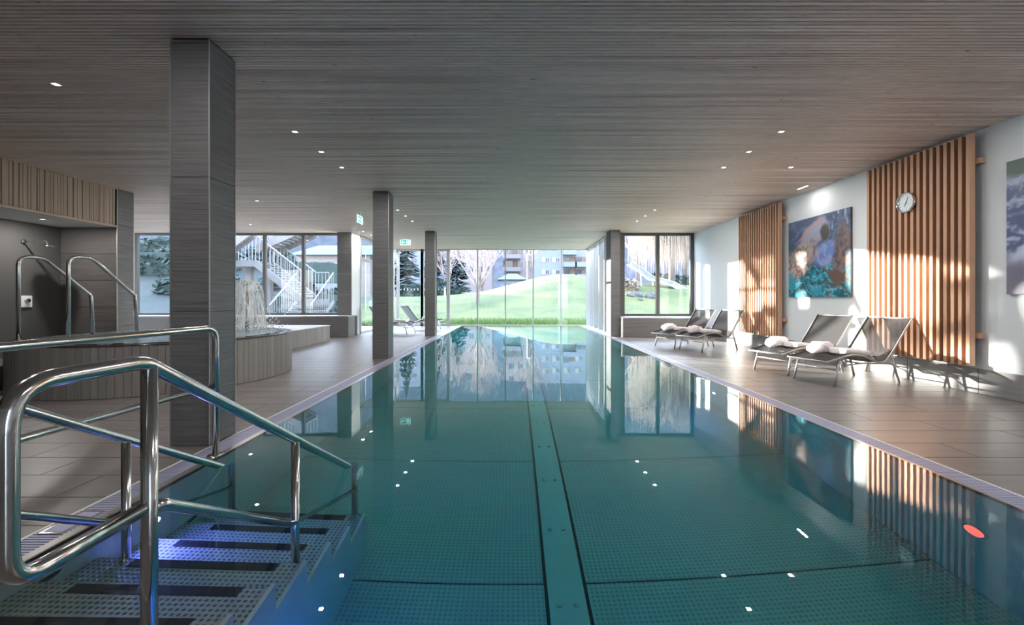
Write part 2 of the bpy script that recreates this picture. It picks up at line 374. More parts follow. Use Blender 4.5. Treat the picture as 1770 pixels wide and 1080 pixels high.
while y < 7.60:
    w = rr.choice([.022, .03, .038, .05]); dpt = rr.choice([.0, .004, .008])
    fs.box(-7.02, -6.995-dpt, y, min(y+w, 7.655), 2.385, ZC-.02); y += w+.007
fs.build('slats', 'fascia_wood', fa, kind='stuff')
MB().box(-7.02, -6.985, 1.0, 7.655, 2.345, 2.38).box(-7.02, -6.985, 1.0, 7.655, ZC-.018, ZC-.001).build('edge_board', 'fascia_wood', fa)
MB().box(-8.0, -7.02, 1.0, 7.66, 2.345, 2.359).build('soffit', 'soffit', fa)

# columns clad in grey tile
CX0, CX1 = -2.55, -2.26
def column(y0, label, nm='column'):
    t = thing(nm, ((CX0+CX1)/2, y0+.15, 0), label, 'column', 'tiled columns along the pool')
    e = .009
    MB().box(CX0+e, CX1-e, y0+e, y0+.30-e, 0, ZC-.012).build('core', 'grout', t)
    for (org, u, w) in (((CX0, y0+e, 0), (1, 0, 0), CX1-CX0), ((CX1-e, y0, 0), (0, 1, 0), .30), ((CX0+e, y0+.30, 0), (0, -1, 0), .30), ((CX1, y0+.30-e, 0), (-1, 0, 0), CX1-CX0)):
        tiles(t, org, u, (0, 0, 1), w, ZC-.012, w, 1.0, 'tile_clad', gap=.0015)
    c = MB()
    for x, y in ((CX0, y0), (CX1, y0), (CX1, y0+.3), (CX0, y0+.3)): c.box(x-.003, x+.003, y-.003, y+.003, .0, ZC-.012)
    c.build('corner_trim', 'alu', t)
    MB().box(CX0+.01, CX1-.01, y0+.01, y0+.29, ZC-.012, ZC).build('shadow_joint', 'black', t)
column(3.227, 'tall grey tiled column nearest to the camera, beside the railing')
column(7.87, 'middle grey tiled column standing on the pool edge')
column(12.55, 'farthest slim grey tiled column at the end of the left deck')

# ---------------------------------------------------------------- windows and far end
wn = [0]
def window(segs, frame='frame_dark'):
    """segs: list of (axis 'x'/'y', fixed coord, list of mullion centres, z0, z1, mullion width, depth, extra transoms)"""
    wn[0] += 1; r = thing('window_%d' % wn[0], (0, 0, 0), None, None, kind='structure')
    for ax, fc, ms, z0, z1, mw, dp, tz in segs:
        def bx(b, a0, a1, d0, d1, zz0, zz1):
            if ax == 'x': b.box(a0, a1, fc+d0, fc+d1, zz0, zz1)
            else: b.box(fc+d0, fc+d1, a0, a1, zz0, zz1)
        lo, hi = min(ms), max(ms)
        b = MB(); bx(b, lo-mw/2, hi+mw/2, -dp/2, dp/2, z1-mw*.7, z1); bx(b, lo-mw/2, hi+mw/2, -dp/2, dp/2, z0, z0+mw*.7); b.build('frame', frame, r)
        for mx_ in ms: b = MB(); bx(b, mx_-mw/2, mx_+mw/2, -dp/2+.003, dp/2-.003, z0+.002, z1-.002); b.build('mullion', frame, r)
        for z in tz: b = MB(); bx(b, lo, hi, -dp/2+.006, dp/2-.006, z-.04, z+.04); b.build('transom', frame, r)
        sm = sorted(ms)
        for a, c in zip(sm, sm[1:]):
            b = MB(); bx(b, a, c, -.004, .004, z0+.01, z1-.01); b.build('pane', 'glass', r)
    return r
px2x = lambda px, d: (px-VX)*d/F
ms = [px2x(x, YW) for x in (587, 525, 458, 391, 325, 298.5, 237)]
window([('x', YW, ms, .60, 3.03, .085, .10, [])])
window([('y', XL-.05, [8.05, 9.7, 11.3, 12.9], 0, ZC, .085, .10, [])])  # unseen far-left glazing, added to bring in more daylight
MB().box(XL, -11.28, 12.92, 13.1, .6, ZC).build('wall_window_end', 'plaster', kind='structure')
window([('x', YW, [3.27, 4.31, 5.33], .56, 3.03, .10, .10, [])])
wf = window([('x', YF, [px2x(x, YF) for x in (688, 730)], 0, ZC, .10, .12, []),
        ('x', YF, [px2x(730, YF), px2x(775, YF)], .0, ZC, .12, .12, []),
        ('x', YF, [px2x(x, YF) for x in (775, 825.6, 873.6, 921.5, 969.5, 1014.5)], .0, ZC, .045, .10, []),
        ('y', 2.96, [12.95, 13.75, 14.6, 15.45, 16.3, 17.15], .0, ZC, .06, .16, [])], 'alu')
window([('y', -4.76, [13.45, 15.3, YF], 0, ZC, .09, .10, [2.32])], 'alu')
window([('x', YB, [3.9, 5.3], 0, ZC, .08, .10, [])], 'alu')  # unseen window behind the camera, added to brighten the near ceiling
MB().box(-8.25, 3.86, YB-.2, YB, 0, ZC).build('wall_back', 'plaster', kind='structure')
# sticker dots on the far glass
st = MB()
for z, xs_ in ((1.44, [-4.45+.135*i for i in range(9)]+[-2.95+.13*i for i in range(4)]), (.85, [-4.45+.135*i for i in range(9)])):
    for i, x in enumerate(xs_):
        h = .022+.012*((i*7) % 3); st.box(x-.02, x+.02, YF-.0075, YF-.0045, z-h, z+h)
st.build('stickers', 'white_paint', wf, kind='stuff')
# low walls below windows
lw = MB().box(XL, -4.64, 12.2, 12.92, 0, .57).build('wall_low_left', 'grout', kind='structure')
tiles(lw, (-11.8, 12.2, 0), (1, 0, 0), (0, 0, 1), 7.16, .57, 1.2, .57, 'tile_clad')
tiles(lw, (-4.64, 12.2, 0), (0, 1, 0), (0, 0, 1), .5, .57, .5, .57, 'tile_clad')
MB().box(XL, -4.63, 12.18, 12.92, .57, .60).build('sill', 'alu', lw)
lw = MB().box(3.04, XR, 12.2, 12.92, 0, .53).build('wall_low_right', 'grout', kind='structure')
tiles(lw, (3.06, 12.2, 0), (1, 0, 0), (0, 0, 1), 2.31, .53, 1.2, .53, 'tile_clad')
MB().box(3.06, XR, 12.18, 12.92, .53, .56).build('sill', 'alu', lw)
MB().box(3.035, 3.085, 12.17, 12.195, 0, .57).build('edge_trim', 'alu_white', lw)
# piers
pl = MB().box(-5.17, -4.74, 12.75, 13.42, 0, ZC).build('wall_pier_left', 'plaster', kind='structure')
tiles(pl, (-5.17, 12.75, .6), (1, 0, 0), (0, 0, 1), .42, ZC-.6, .42, .61, 'tile_clad')
pr = MB().box(2.77, 3.04, 12.33, 12.9, 0, ZC).build('wall_pier_right', 'pier_side_shaded', kind='structure')
tiles(pr, (2.77, 12.33, 0), (1, 0, 0), (0, 0, 1), .27, ZC, .27, .6, 'tile_clad')
MB().box(3.04, 3.23, 12.85, 13.05, .5, ZC).build('wall_jamb_right', 'frame_dark', kind='structure')

# ---------------------------------------------------------------- pool
pool = thing('swimming_pool', (.3, 1.2, 0), 'long stainless steel swimming pool sunk between the two grey decks', 'pool')
Y0, Y1 = 1.15, YF-.06
MB().box(PXL-.015, PXL, Y0, Y1, ZP-.1, .002).build('side_wall', 'pool_wall', pool)
MB().box(PXR, PXR+.015, Y0, Y1, ZP-.1, .002).build('side_wall', 'pool_wall', pool)
MB().box(PXL, PXR, Y0-.015, Y0, ZP-.1, .002).build('end_wall', 'pool_wall', pool)
MB().box(PXL, PXR, Y1, Y1+.04, ZP-.1, .03).build('end_wall', 'pool_wall', pool)
MB().box(PXL, PXR, Y0, Y1, ZP-.1, ZP-.012).build('base', 'black', pool)
ys = [Y0, 2.71]+[2.71+1.48*i for i in range(1, 10)]+[Y1]
for (x0, x1) in ((PXL, .195), (.45, PXR)):
    for a, b in zip(ys, ys[1:]): MB().box(x0+.005, x1-.005, a+.007, b-.007, ZP-.012, ZP).build('floor_plate', 'steel_stud', pool)
ch = MB().box(.212, .433, Y0, Y1, ZP-.012, ZP+.004).build('channel_cover', 'pool_wall', pool)
for y in (1.9, 2.55, 3.2, 3.85, 4.5, 5.15, 5.8, 6.45):
    for x in (.27, .37): MB().lathe([(.0, ZP+.009), (.014, ZP+.008), (.018, ZP+.004)], x, y, 10).build('channel_screw', 'chrome', ch)
# stairs in the near left corner
NT = 6; TR = .28; RS = .157
tops = [(1.27+TR*k, 1.55+TR*k, -.09-RS*k) for k in range(NT)]
for a, b, z in tops:
    t = MB().box(PXL+.002, -1.02, a, b, z-.03, z).build('stair_tread', 'tread_stud', pool)
    MB().box(-1.83, -1.13, b-.062, b-.006, z, z+.0035).build('nosing_strip', 'tread_black', t)
    MB().box(PXL+.002, -1.02, b-.012, b-.002, z-RS, z-.03).build('stair_riser', 'pool_wall', pool)
MB().box(PXL+.002, -1.02, Y0, 1.27, -.05, -.02).build('stair_tread', 'tread_stud', pool)
poly = [(Y0, ZP)]; poly.append((Y0, .0)); poly.append((1.27, .0))
for a, b, z in tops: poly += [(a, z+.0), (b, z+.055-.0)] if False else [(a, z-.02), (b, z+.028)]
poly += [(2.97, ZP)]
MB().prism(poly, -1.02, -1.0).build('stair_stringer', 'pool_wall', pool)
# lip, grating
for sx_, x0, x1, g0, g1 in ((-1, -2.085, PXL-.0, -2.235, -2.088), (1, PXR, 2.665, 2.668, 2.815)):
    MB().box(x0, x1, Y0, Y1, -.04, .004).build('overflow_lip', 'lip', pool)
MB().box(-2.25, -2.235, Y0, YF, -.05, .001).box(2.815, 2.83, Y0, YF, -.05, .001).build('gutter_edge', 'alu_white', pool)
MB().box(-2.235, -2.085, Y0, YF, -.12, -.10).box(2.665, 2.815, Y0, YF, -.12, -.10).build('gutter_bed', 'black', pool)
for sd_, g0, g1 in (('left', -2.234, -2.087), ('right', 2.667, 2.814)):
    g = MB(); y = Y0+.01
    while y < Y1:
        g.box(g0, g1, y, y+.013, -.02, .0); y += .02
    g.build('overflow_grate', 'grate', None, kind='stuff', label='long white slatted overflow grating along the %s side of the pool' % sd_, cat='grate')
hc = MB().box(-2.215, -2.105, 2.02, 2.24, .0005, .004).build('gutter_hatch', 'chrome', None, label='small square steel hatch plate set in the left overflow grating', cat='hatch')
MB().box(-2.205, -2.115, 2.035, 2.225, .004, .005).build('insert', 'grate', hc)
# water body
wa = MB().box(PXL-.006, PXR+.006, Y0-.006, Y1+.006, ZP-.05, ZW).build('pool_water', 'water', None, kind='stuff', label='clear turquoise water filling the long swimming pool level with its rim', cat='water')
# underwater lights
def pool_light(p, ax, m, label, r=.05, watt=0, col=(.10, .16, 1)):
    t = thing('pool_light', p, label, 'light', 'underwater lights')
    c = Vector(p); a = Vector(ax)
    MB().disc(c+a*.006, ax, r*1.35, 24, .012).build('rim', 'chrome', t); MB().disc(c+a*.014, ax, r, 24, .006).build('lens', m, t)
    if watt:
        d = bpy.data.lights.new('lamp', 'AREA'); d.shape = 'DISK'; d.size = r*2; d.energy = watt; d.color = col
        o = bpy.data.objects.new('lamp', d); COL.objects.link(o); o.parent = t; o.location = a*.03; o.rotation_euler = a.to_track_quat('-Z', 'Y').to_euler()
pool_light((PXR-.001, 2.456, -.615), (-1, 0, 0), 'led_red', 'glowing red round underwater light in the right pool wall')
pool_light((PXR-.001, 5.6, -.62), (-1, 0, 0), 'led_violet', 'small violet lamp added in the right pool wall, farther off, in place of a reflected glint', .03, 3, (.4, .2, 1))  # added lamp, stands in for a violet reflection
pool_light((PXL+.001, 2.40, -.38), (1, 0, 0), 'led_violet', 'violet underwater light in the left pool wall above the stairs', .045, 5.5, (.25, .20, 1))
pool_light((-.62, Y0+.001, -.95), (0, 1, 0), 'led_violet', 'violet underwater light in the near pool wall beside the stair side plate', .05, 8)
# recessed hand grips in the left pool wall
for y, z, lb in ((1.87, -.285, 'nearest oval steel grip recess in left pool wall beside the stairs'), (2.72, -.74, 'lower oval steel grip recess in left pool wall near the last stair')):
    t = thing('grip_recess', (PXL, y, z), lb, 'grip', 'grip recesses in the pool wall')
    ring = [(PXL+.004, y+.075*math.cos(a), z+.03*math.sin(a)) for a in [2*PI*q/24 for q in range(25)]]
    MB().tube(ring, .006, 6, False).build('ring', 'chrome', t, True)
    b = MB(); i0 = len(b.v); b.v += [(PXL+.003, p[1], p[2]) for p in ring[:-1]]; b.f.append(tuple(range(24))); b.v += [(PXL+.001, p[1], p[2]) for p in ring[:-1]]
    for q in range(24): b.f.append((q, (q+1) % 24, 24+(q+1) % 24, 24+q))
    b.build('hollow', 'black', t)

# ---------------------------------------------------------------- railings
R0 = .021
def stair_rail(x, label, loopz=.49):
    t = thing('stair_railing', (x, 1.276, -.09), label, 'railing', 'railings of the pool stairs')
    sl_ = .59; yb = 1.276; ye = 2.93
    top = lambda y: .915-sl_*(y-yb); low = lambda y: .49-sl_*(y-yb)
    P = [(x, yb-.03, .49), (x, .915, .49), (x, .915, .915), (x, yb-.02, .915), (x, ye, top(ye)), (x, ye, -.84)]
    MB().tube(fillet(P, [.07, .10, .13, .05], 8), R0, 16).build('handrail', 'steel', t, True)
    MB().tube(fillet([(x, yb+.015, .485), (x, yb+.06, .465), (x, ye-.01, low(ye))], [.03]), .018, 14).build('lower_rail', 'steel', t, True)
    MB().tube([(x, yb, .905), (x, yb, -.088)], R0, 16).build('post', 'steel', t, True)
    MB().tube([(x, 2.13, top(2.13)-.005), (x, 2.13, -.558)], .0195, 16).build('post', 'steel', t, True)
    for y, z in ((yb, -.088), (2.13, -.558), (ye, -.872)):
        MB().lathe([(.0, z+.006), (.042, z+.006), (.045, z+.0005)], x, y, 20).build('foot_flange', 'steel', t, True)
stair_rail(-1.07, 'polished steel stair railing nearest the camera, with a rounded end loop')
stair_rail(-1.90, 'second polished steel stair railing, along the left pool wall, going into the water')
t = thing('guard_rail', (-2.07, 3.02, 0), 'polished steel guard rail on the left deck in front of the near column', 'railing')
P = [(-2.22, .35, 0.004), (-2.22, .35, .895), (-2.07, 3.02, .895), (-2.07, 3.02, .006)]
MB().tube(fillet(P, [.1, .1], 8), .0205, 16).build('top_rail', 'steel', t, True)
MB().tube([(-2.218, .36, .49), (-2.075, 3.0, .49)], .017, 14).build('middle_rail', 'steel', t, True)
MB().lathe([(0, .012), (.05, .012), (.055, .0045)], -2.135+.065, 3.02, 20).build('foot_flange', 'steel', t, True)

# ---------------------------------------------------------------- whirlpool on the left deck
WX, WY, WR, WZ = -4.9, 6.2, 1.55, .58
sp = thing('whirlpool', (WX, WY, 0), 'raised round whirlpool clad in narrow upright grey staves on the left deck', 'whirlpool')
MB().lathe([(WR-.03, 0), (WR-.03, WZ-.012), (WR-.12, WZ-.012), (WR-.12, .2), (0, .2)], WX, WY, 96).build('basin', 'grout', sp)
ns = 132; w = 2*PI*WR/ns-.004
sme = MB(); sme.box(-.028, 0, -w/2, w/2, .004, WZ-.014); me = bpy.data.meshes.new('stave'); me.from_pydata(sme.v, [], sme.f); me.materials.append(MATS['stave'])
for q in range(ns):
    a = 2*PI*q/ns; o = bpy.data.objects.new('stave', me); COL.objects.link(o); o.parent = sp
    o.location = (WR*math.cos(a), WR*math.sin(a), 0); o.rotation_euler = (0, 0, a)
MB().lathe([(WR+.004, WZ-.014), (WR+.006, WZ), (WR-.20, WZ+.002), (WR-.20, WZ-.10)], WX, WY, 96).build('rim', 'oil_rim', sp, True)
MB().grid(60, 60, lambda u, v: (WX+(WR-.19)*(2*u-1)*math.sqrt(max(0, 1-(2*v-1)**2/2)), WY+(WR-.19)*(2*v-1)*math.sqrt(max(0, 1-(2*u-1)**2/2)),
      WZ+.004+.012*noise.noise(Vector((u*16, v*16, 0)))+.006*noise.noise(Vector((u*40, v*40, 3))))).build('whirlpool_water', 'water_spa', None, True, kind='stuff', label='bubbling water filling the round whirlpool to its rim', cat='water')
# bench running back from it
bn = thing('tiled_bench', (-5.6, 9.6, 0), 'long low bench clad in pale grey staves behind the whirlpool, under the windows', 'bench')
MB().box(-6.9, -4.755, 7.75, 11.2, 0, .385).build('core', 'grout', bn)
for i in range(34): MB().box(-4.755, -4.735, 7.77+i*.101, 7.77+i*.101+.097, .004, .385).build('stave', 'stave', bn)
for i in range(20): MB().box(-6.9+i*.107, -6.9+i*.107+.103, 11.2, 11.215, .004, .385).build('stave', 'stave', bn)
MB().box(-6.9, -4.73, 7.8, 11.22, .385, .40).build('seat_slab', 'concrete_white', bn)
# step in front of the whirlpool, far left
stp = thing('whirlpool_step', (-6.4, 4.9, 0), 'dark low step at the left foot of the whirlpool wall', 'step')
MB().lathe([(1.60, .0), (2.02, .0)], WX, WY, 30, PI*1.0, PI*1.32)
b = MB(); b.lathe([(1.575, .0), (1.96, .0), (1.96, .27), (1.575, .27), (1.575, 0)], WX, WY, 26, PI*1.0, PI*1.25); b.build('riser', 'stave', stp)
b = MB(); b.lathe([(1.575, .271), (1.98, .271), (1.98, .295), (1.575, .295), (1.575, .271)], WX, WY, 26, PI*1.0, PI*1.25); b.build('tread', 'tile_clad', stp)
# entry handrails
for (xa, lb) in ((-5.93, 'left bent steel grab rail of the whirlpool entry'), (-5.33, 'right bent steel grab rail of the whirlpool entry')):
    t = thing('grab_rail', (xa, 5.2, WZ), lb, 'railing', 'grab rails of the whirlpool')
    P = [(xa, 5.2, .50), (xa, 5.2, 1.60), (xa+.07, 5.42, 1.60), (xa+.21, 5.88, 1.13), (xa+.22, 5.9, .50)]
    MB().tube(fillet(P, [.11, .16, .07], 8), .0215, 14).build('handrail', 'steel', t, True)
    for p in (P[0], P[-1]): MB().lathe([(0, WZ+.014), (.045, WZ+.012), (.05, WZ+.003)], p[0], p[1], 18).build('foot_flange', 'steel', t, True)
# water spout with its bell of falling water
t = thing('water_spout', (-4.73, 7.25, WZ), 'upright steel neck shower spouting arcs of white water over the whirlpool', 'spout')
SX, SY = -4.45, 7.25
MB().tube([(SX, SY, .5), (SX, SY, 1.33)], .036, 18).build('pipe', 'steel', t, True)
MB().lathe([(.036, 1.33), (.055, 1.345), (.06, 1.37), (.03, 1.385), (0, 1.387)], SX, SY, 20).build('nozzle', 'steel', t, True)
fw = thing('falling_water', (SX, SY, WZ), 'bell of white falling water around the steel spout', 'water', kind='stuff')
rg = random.Random(5)
b = MB()
b.lathe([(.04, 1.37), (.10, 1.395), (.17, 1.375), (.225, 1.30), (.255, 1.15), (.27, .95), (.28, .75), (.29, .585)], SX, SY, 40)
b.build('sheet', 'water_veil', fw, True)
b = MB()
for i in range(24):
    a = rg.random()*2*PI; R = .23+rg.random()*.09; r = .004+rg.random()*.006
    pts = [(SX+R*s*math.cos(a), SY+R*s*math.sin(a), 1.37+.35*s-1.13*s*s*(.97+.06*rg.random())) for s in [q/9 for q in range(10)]]
    b.tube(pts, r, 5, False)
b.build('jets', 'foam', fw, True)
b = MB()
for i in range(420):
    a = rg.random()*2*PI; R = .18+abs(rg.gauss(0, .13)); z = WZ+.01+abs(rg.gauss(0, .11)); r = .004+.012*rg.random()
    x, y = SX+R*math.cos(a)+.06, SY+R*math.sin(a); i0 = len(b.v)
    b.v += [(x+r, y, z), (x-r, y, z), (x, y+r, z), (x, y-r, z), (x, y, z+r), (x, y, z-r)]
    b.f += [(i0+p, i0+q, i0+s) for p, q, s in ((0,2,4),(2,1,4),(1,3,4),(3,0,4),(2,0,5),(1,2,5),(3,1,5),(0,3,5))]
b.build('spray', 'foam', fw, True)

# ---------------------------------------------------------------- shower niche fittings
t = thing('overhead_shower', (-8.0, 7.08, 1.98), 'chrome overhead shower on a wall arm in the dark tiled niche', 'shower')
y = 7.08; z = 2.02
MB().disc((-7.985, y, z), (1, 0, 0), .035, 20, .012).build('wall_flange', 'chrome', t, True)
MB().tube(fillet([(-7.99, y, z), (-7.62, y, z+.01), (-7.60, y, z-.05)], [.03]), .010, 10).build('arm', 'chrome', t, True)
MB().lathe([(0, z-.045), (.02, z-.05), (.10, z-.07), (.105, z-.082), (0, z-.084)], -7.60, y, 28).build('head', 'chrome', t, True)
t = thing('shower_valve', (-8.0, 7.12, 1.04), 'square chrome shower valve plate on the niche wall', 'valve')
MB().box(-7.995, -7.98, 7.04, 7.20, .95, 1.14).build('plate', 'alu_white', t)
MB().disc((-7.965, 7.12, 1.06), (1, 0, 0), .035, 20, .03).build('knob', 'chrome', t, True)
MB().tube([(-7.95, 7.12, 1.06), (-7.935, 7.05, 1.055)], .008, 8).build('lever', 'chrome', t, True)

# ---------------------------------------------------------------- downlights
def downlight(x, y, z, label, power=LAMP, sx_=.025, sy_=.025, kind='ceiling_light'):
    t = thing(kind, (x, y, z), label, 'light', 'recessed ceiling lights')
    b = MB(); e = .006
    for q in ((x-sx_-e, x+sx_+e, y-sy_-e, y-sy_), (x-sx_-e, x+sx_+e, y+sy_, y+sy_+e), (x-sx_-e, x-sx_, y-sy_, y+sy_), (x+sx_, x+sx_+e, y-sy_, y+sy_)): b.box(*q, z-.004, z+.006)
    b.build('frame', 'alu_white', t); MB().box(x-sx_, x+sx_, y-sy_, y+sy_, z-.001, z+.004).build('diffuser', 'light_on', t)
    d = bpy.data.lights.new('lamp', 'AREA'); d.shape = 'RECTANGLE'; d.size = sx_*2; d.size_y = sy_*2; d.energy = power; d.color = (1, .96, .91)
    o = bpy.data.objects.new('lamp', d); COL.objects.link(o); o.parent = t; o.location = (0, 0, -.006)
grp = {0: 'nearest', 1: 'second', 2: 'third'}
n_ = ['first', 'second', 'third']
for sx_, X, side in ((-1, -2.54, 'left'), (1, 3.12, 'right')):
    for g, ybase in enumerate((.55, 5.05, 9.55)):
        for i in range(3):
            if g == 0 and i == 0: continue
            downlight(X, ybase+.69*i, ZC, '%s of three small square ceiling lights above the %s pool edge, %s cluster' % (n_[i], side, ('overhead', 'middle', 'far')[g]))
for x, y, lb in ((-4.14, 3.93, 'small square ceiling light alone at the upper left, before the wooden fascia'), (-5.1, 8.64, 'small ceiling light right of the tall column, above the whirlpool bench'),
                 (-6.9, 11.4, 'small far ceiling light close to the left windows'), (-4.36, 12.6, 'small ceiling light in front of the pale pier'), (-4.37, 13.35, 'small ceiling light beside the glass door'),
                 (4.11, 6.42, 'faint small ceiling light between the pool edge row and the white wall')):
    downlight(x, y, ZC, lb, LAMP*.8)
downlight(-7.43, 6.85, 2.345, 'round-looking small light in the soffit of the shower niche', 16)
downlight(5.07, 7.60, ZC, 'narrow slot light in the ceiling above the canyon picture', 3, .02, .13)
downlight(5.07, 3.95, ZC, 'narrow slot light in the ceiling above the picture cut by the right edge', 3, .02, .13)

# ---------------------------------------------------------------- exit signs
def exit_sign(M, label, arrow=True):
    t = thing('exit_sign', M.translation, label, 'sign', 'emergency exit signs')
    def P(b, name, m):
        o = b.build(name, m); o.parent = t; o.matrix_local = M.to_3x3().to_4x4(); return o
    P(MB().box(-.17, .17, -.008, .008, -.085, .085), 'panel', 'sign_white')
    P(MB().box(-.155, .155, -.0105, -.008, -.07, .07), 'field', 'sign_green')
    b = MB()
    def pol(pts): i = len(b.v); b.v += [(x, -.0125, z) for x, z in pts]; b.f.append(tuple(range(i, i+len(pts))))
    pol([(-.14, 0), (-.095, .045), (-.075, .045), (-.10, .014), (-.02, .014), (-.02, -.014), (-.10, -.014), (-.075, -.045), (-.095, -.045)])
    pol([(.09, -.055), (.135, -.055), (.135, .055), (.09, .055)])
    i = len(b.v); b.v += [(.055+.012*math.cos(q*PI/5), -.0125, .043+.012*math.sin(q*PI/5)) for q in range(10)]; b.f.append(tuple(range(i, i+10)))
    pol([(.035, .028), (.065, .028), (.058, -.012), (.036, -.008)]); pol([(.04, -.008), (.056, -.012), (.032, -.055), (.018, -.05)])
    pol([(.048, -.01), (.06, -.01), (.078, -.032), (.076, -.05), (.066, -.05), (.064, -.036)]); pol([(.035, .028), (.015, .012), (.022, .002), (.04, .015)]); pol([(.062, .028), (.084, .01), (.078, .002), (.06, .014)])
    P(b, 'pictogram', 'sign_white')
    P(MB().box(-.05, .05, -.012, .012, .085, ZC-M.translation.z), 'ceiling_bracket', 'alu_white')
exit_sign(Matrix.Translation((-3.46, 9.8, 2.87)) @ Matrix.Rotation(PI/2, 4, 'Z'), 'green and white exit sign seen at an angle, left of the middle column')
exit_sign(Matrix.Translation((-3.50, 14.1, 2.91)), 'green and white exit sign with left arrow facing the camera, before the far glass')
t = thing('emergency_door_box', (-4.70, 14.7, .85), 'green emergency door opener box on the glass door at the left', 'door fitting')
MB().disc((-4.69, 14.6, .86), (1, 0, 0), .12, 24, .05).build('cover', 'skin_green', t, True); MB().box(-4.71, -4.69, 14.45, 14.75, .72, 1.0).build('plate', 'white_paint', t)

# ---------------------------------------------------------------- slatted wood panels on the right wall
def slat_panel(ya, n, label):
    t = thing('slat_panel', (5.3, ya, .32), label, 'wall panel', 'larch slat panels on the right wall')
    me = None
    for i in range(n):
        y = ya+i*.088
        if me is None:
            b = MB().box(5.243, 5.308, -.0205, .0205, .32, 2.985); me = bpy.data.meshes.new('slat'); me.from_pydata([(a-5.3, c, d-.32) for a, c, d in b.v], [], b.f); me.materials.append(MATS['larch'])
        o = bpy.data.objects.new('slat', me); COL.objects.link(o); o.parent = t; o.location = (0, y-ya+.0205, 0)
    ye = ya+(n-1)*.088+.041
    for z in (.64, 2.64): MB().box(5.309, 5.379, ya-.045, ye+.02, z, z+.06).build('batten', 'larch', t)
    MB().box(5.309, 5.313, ya+.03, ye-.01, .34, 2.96).build('backing', 'grout', t)
slat_panel(4.985, 17, 'large panel of upright larch slats carrying the wall clock')
slat_panel(8.56, 18, 'narrower-looking far panel of upright larch slats behind the two far loungers')
# clock
t = thing('wall_clock', (5.255, 5.77, 2.38), 'round silver-rimmed wall clock hanging on the large slat panel', 'clock')
c = Vector((5.25, 5.77, 2.37)); q = .135
cy_, cz_ = 5.77, 2.37
def ringx(prof, nm, m, s=True):
    b = MB(); n = 40
    for (r, x) in prof:
        for k in range(n): a = 2*PI*k/n; b.v.append((x, cy_+r*math.cos(a), cz_+r*math.sin(a)))
    for j in range(len(prof)-1):
        for k in range(n): a0 = j*n+k; a1 = j*n+(k+1) % n; b.f.append((a0, a1, a1+n, a0+n))
    if prof[-1][0] < .12 and m == 'clock_face': b.f.append(tuple((len(prof)-1)*n+k for k in range(n)))
    return b.build(nm, m, t, s)
ringx([(.10, 5.253), (.13, 5.252), (.135, 5.215), (.128, 5.203), (.118, 5.208), (.114, 5.228)], 'rim', 'chrome')
b = MB()
b.f = []; i = 0
n = 40; b.v = [(5.2285, cy_+.1178*math.cos(2*PI*k/n), cz_+.1178*math.sin(2*PI*k/n)) for k in range(n)]; b.f = [tuple(range(n))]; b.build('dial', 'clock_face', t)
b = MB()
def handx(ang, l, w, tail=.02):     # angle clockwise from 12 as read by someone facing the wall
    dy, dz = -math.sin(ang), math.cos(ang); py, pz = -dz, dy; i = len(b.v)
    for x in (5.2265, 5.2245):
        b.v += [(x, cy_-dy*tail-py*w, cz_-dz*tail-pz*w), (x, cy_-dy*tail+py*w, cz_-dz*tail+pz*w), (x, cy_+dy*l+py*w*.5, cz_+dz*l+pz*w*.5), (x, cy_+dy*l-py*w*.5, cz_+dz*l-pz*w*.5)]
    b.f += [(i, i+1, i+2, i+3), (i+4, i+5, i+6, i+7)]+[(i+k, i+(k+1) % 4, i+4+(k+1) % 4, i+4+k) for k in range(4)]
handx(.35, .085, .004); handx(3.65, .06, .006); b.build('hands', 'black', t)
b = MB()
for k in range(12):
    a = k*PI/6; l0, l1 = (.088, .106) if k % 3 == 0 else (.095, .106); w_ = .003; dy, dz = -math.sin(a), math.cos(a); py, pz = -dz*w_, dy*w_; i = len(b.v)
    b.v += [(5.2280, cy_+dy*l0-py, cz_+dz*l0-pz), (5.2280, cy_+dy*l0+py, cz_+dz*l0+pz), (5.2280, cy_+dy*l1+py, cz_+dz*l1+pz), (5.2280, cy_+dy*l1-py, cz_+dz*l1-pz)]; b.f.append((i, i+1, i+2, i+3))
b.build('hour_marks', 'black', t)

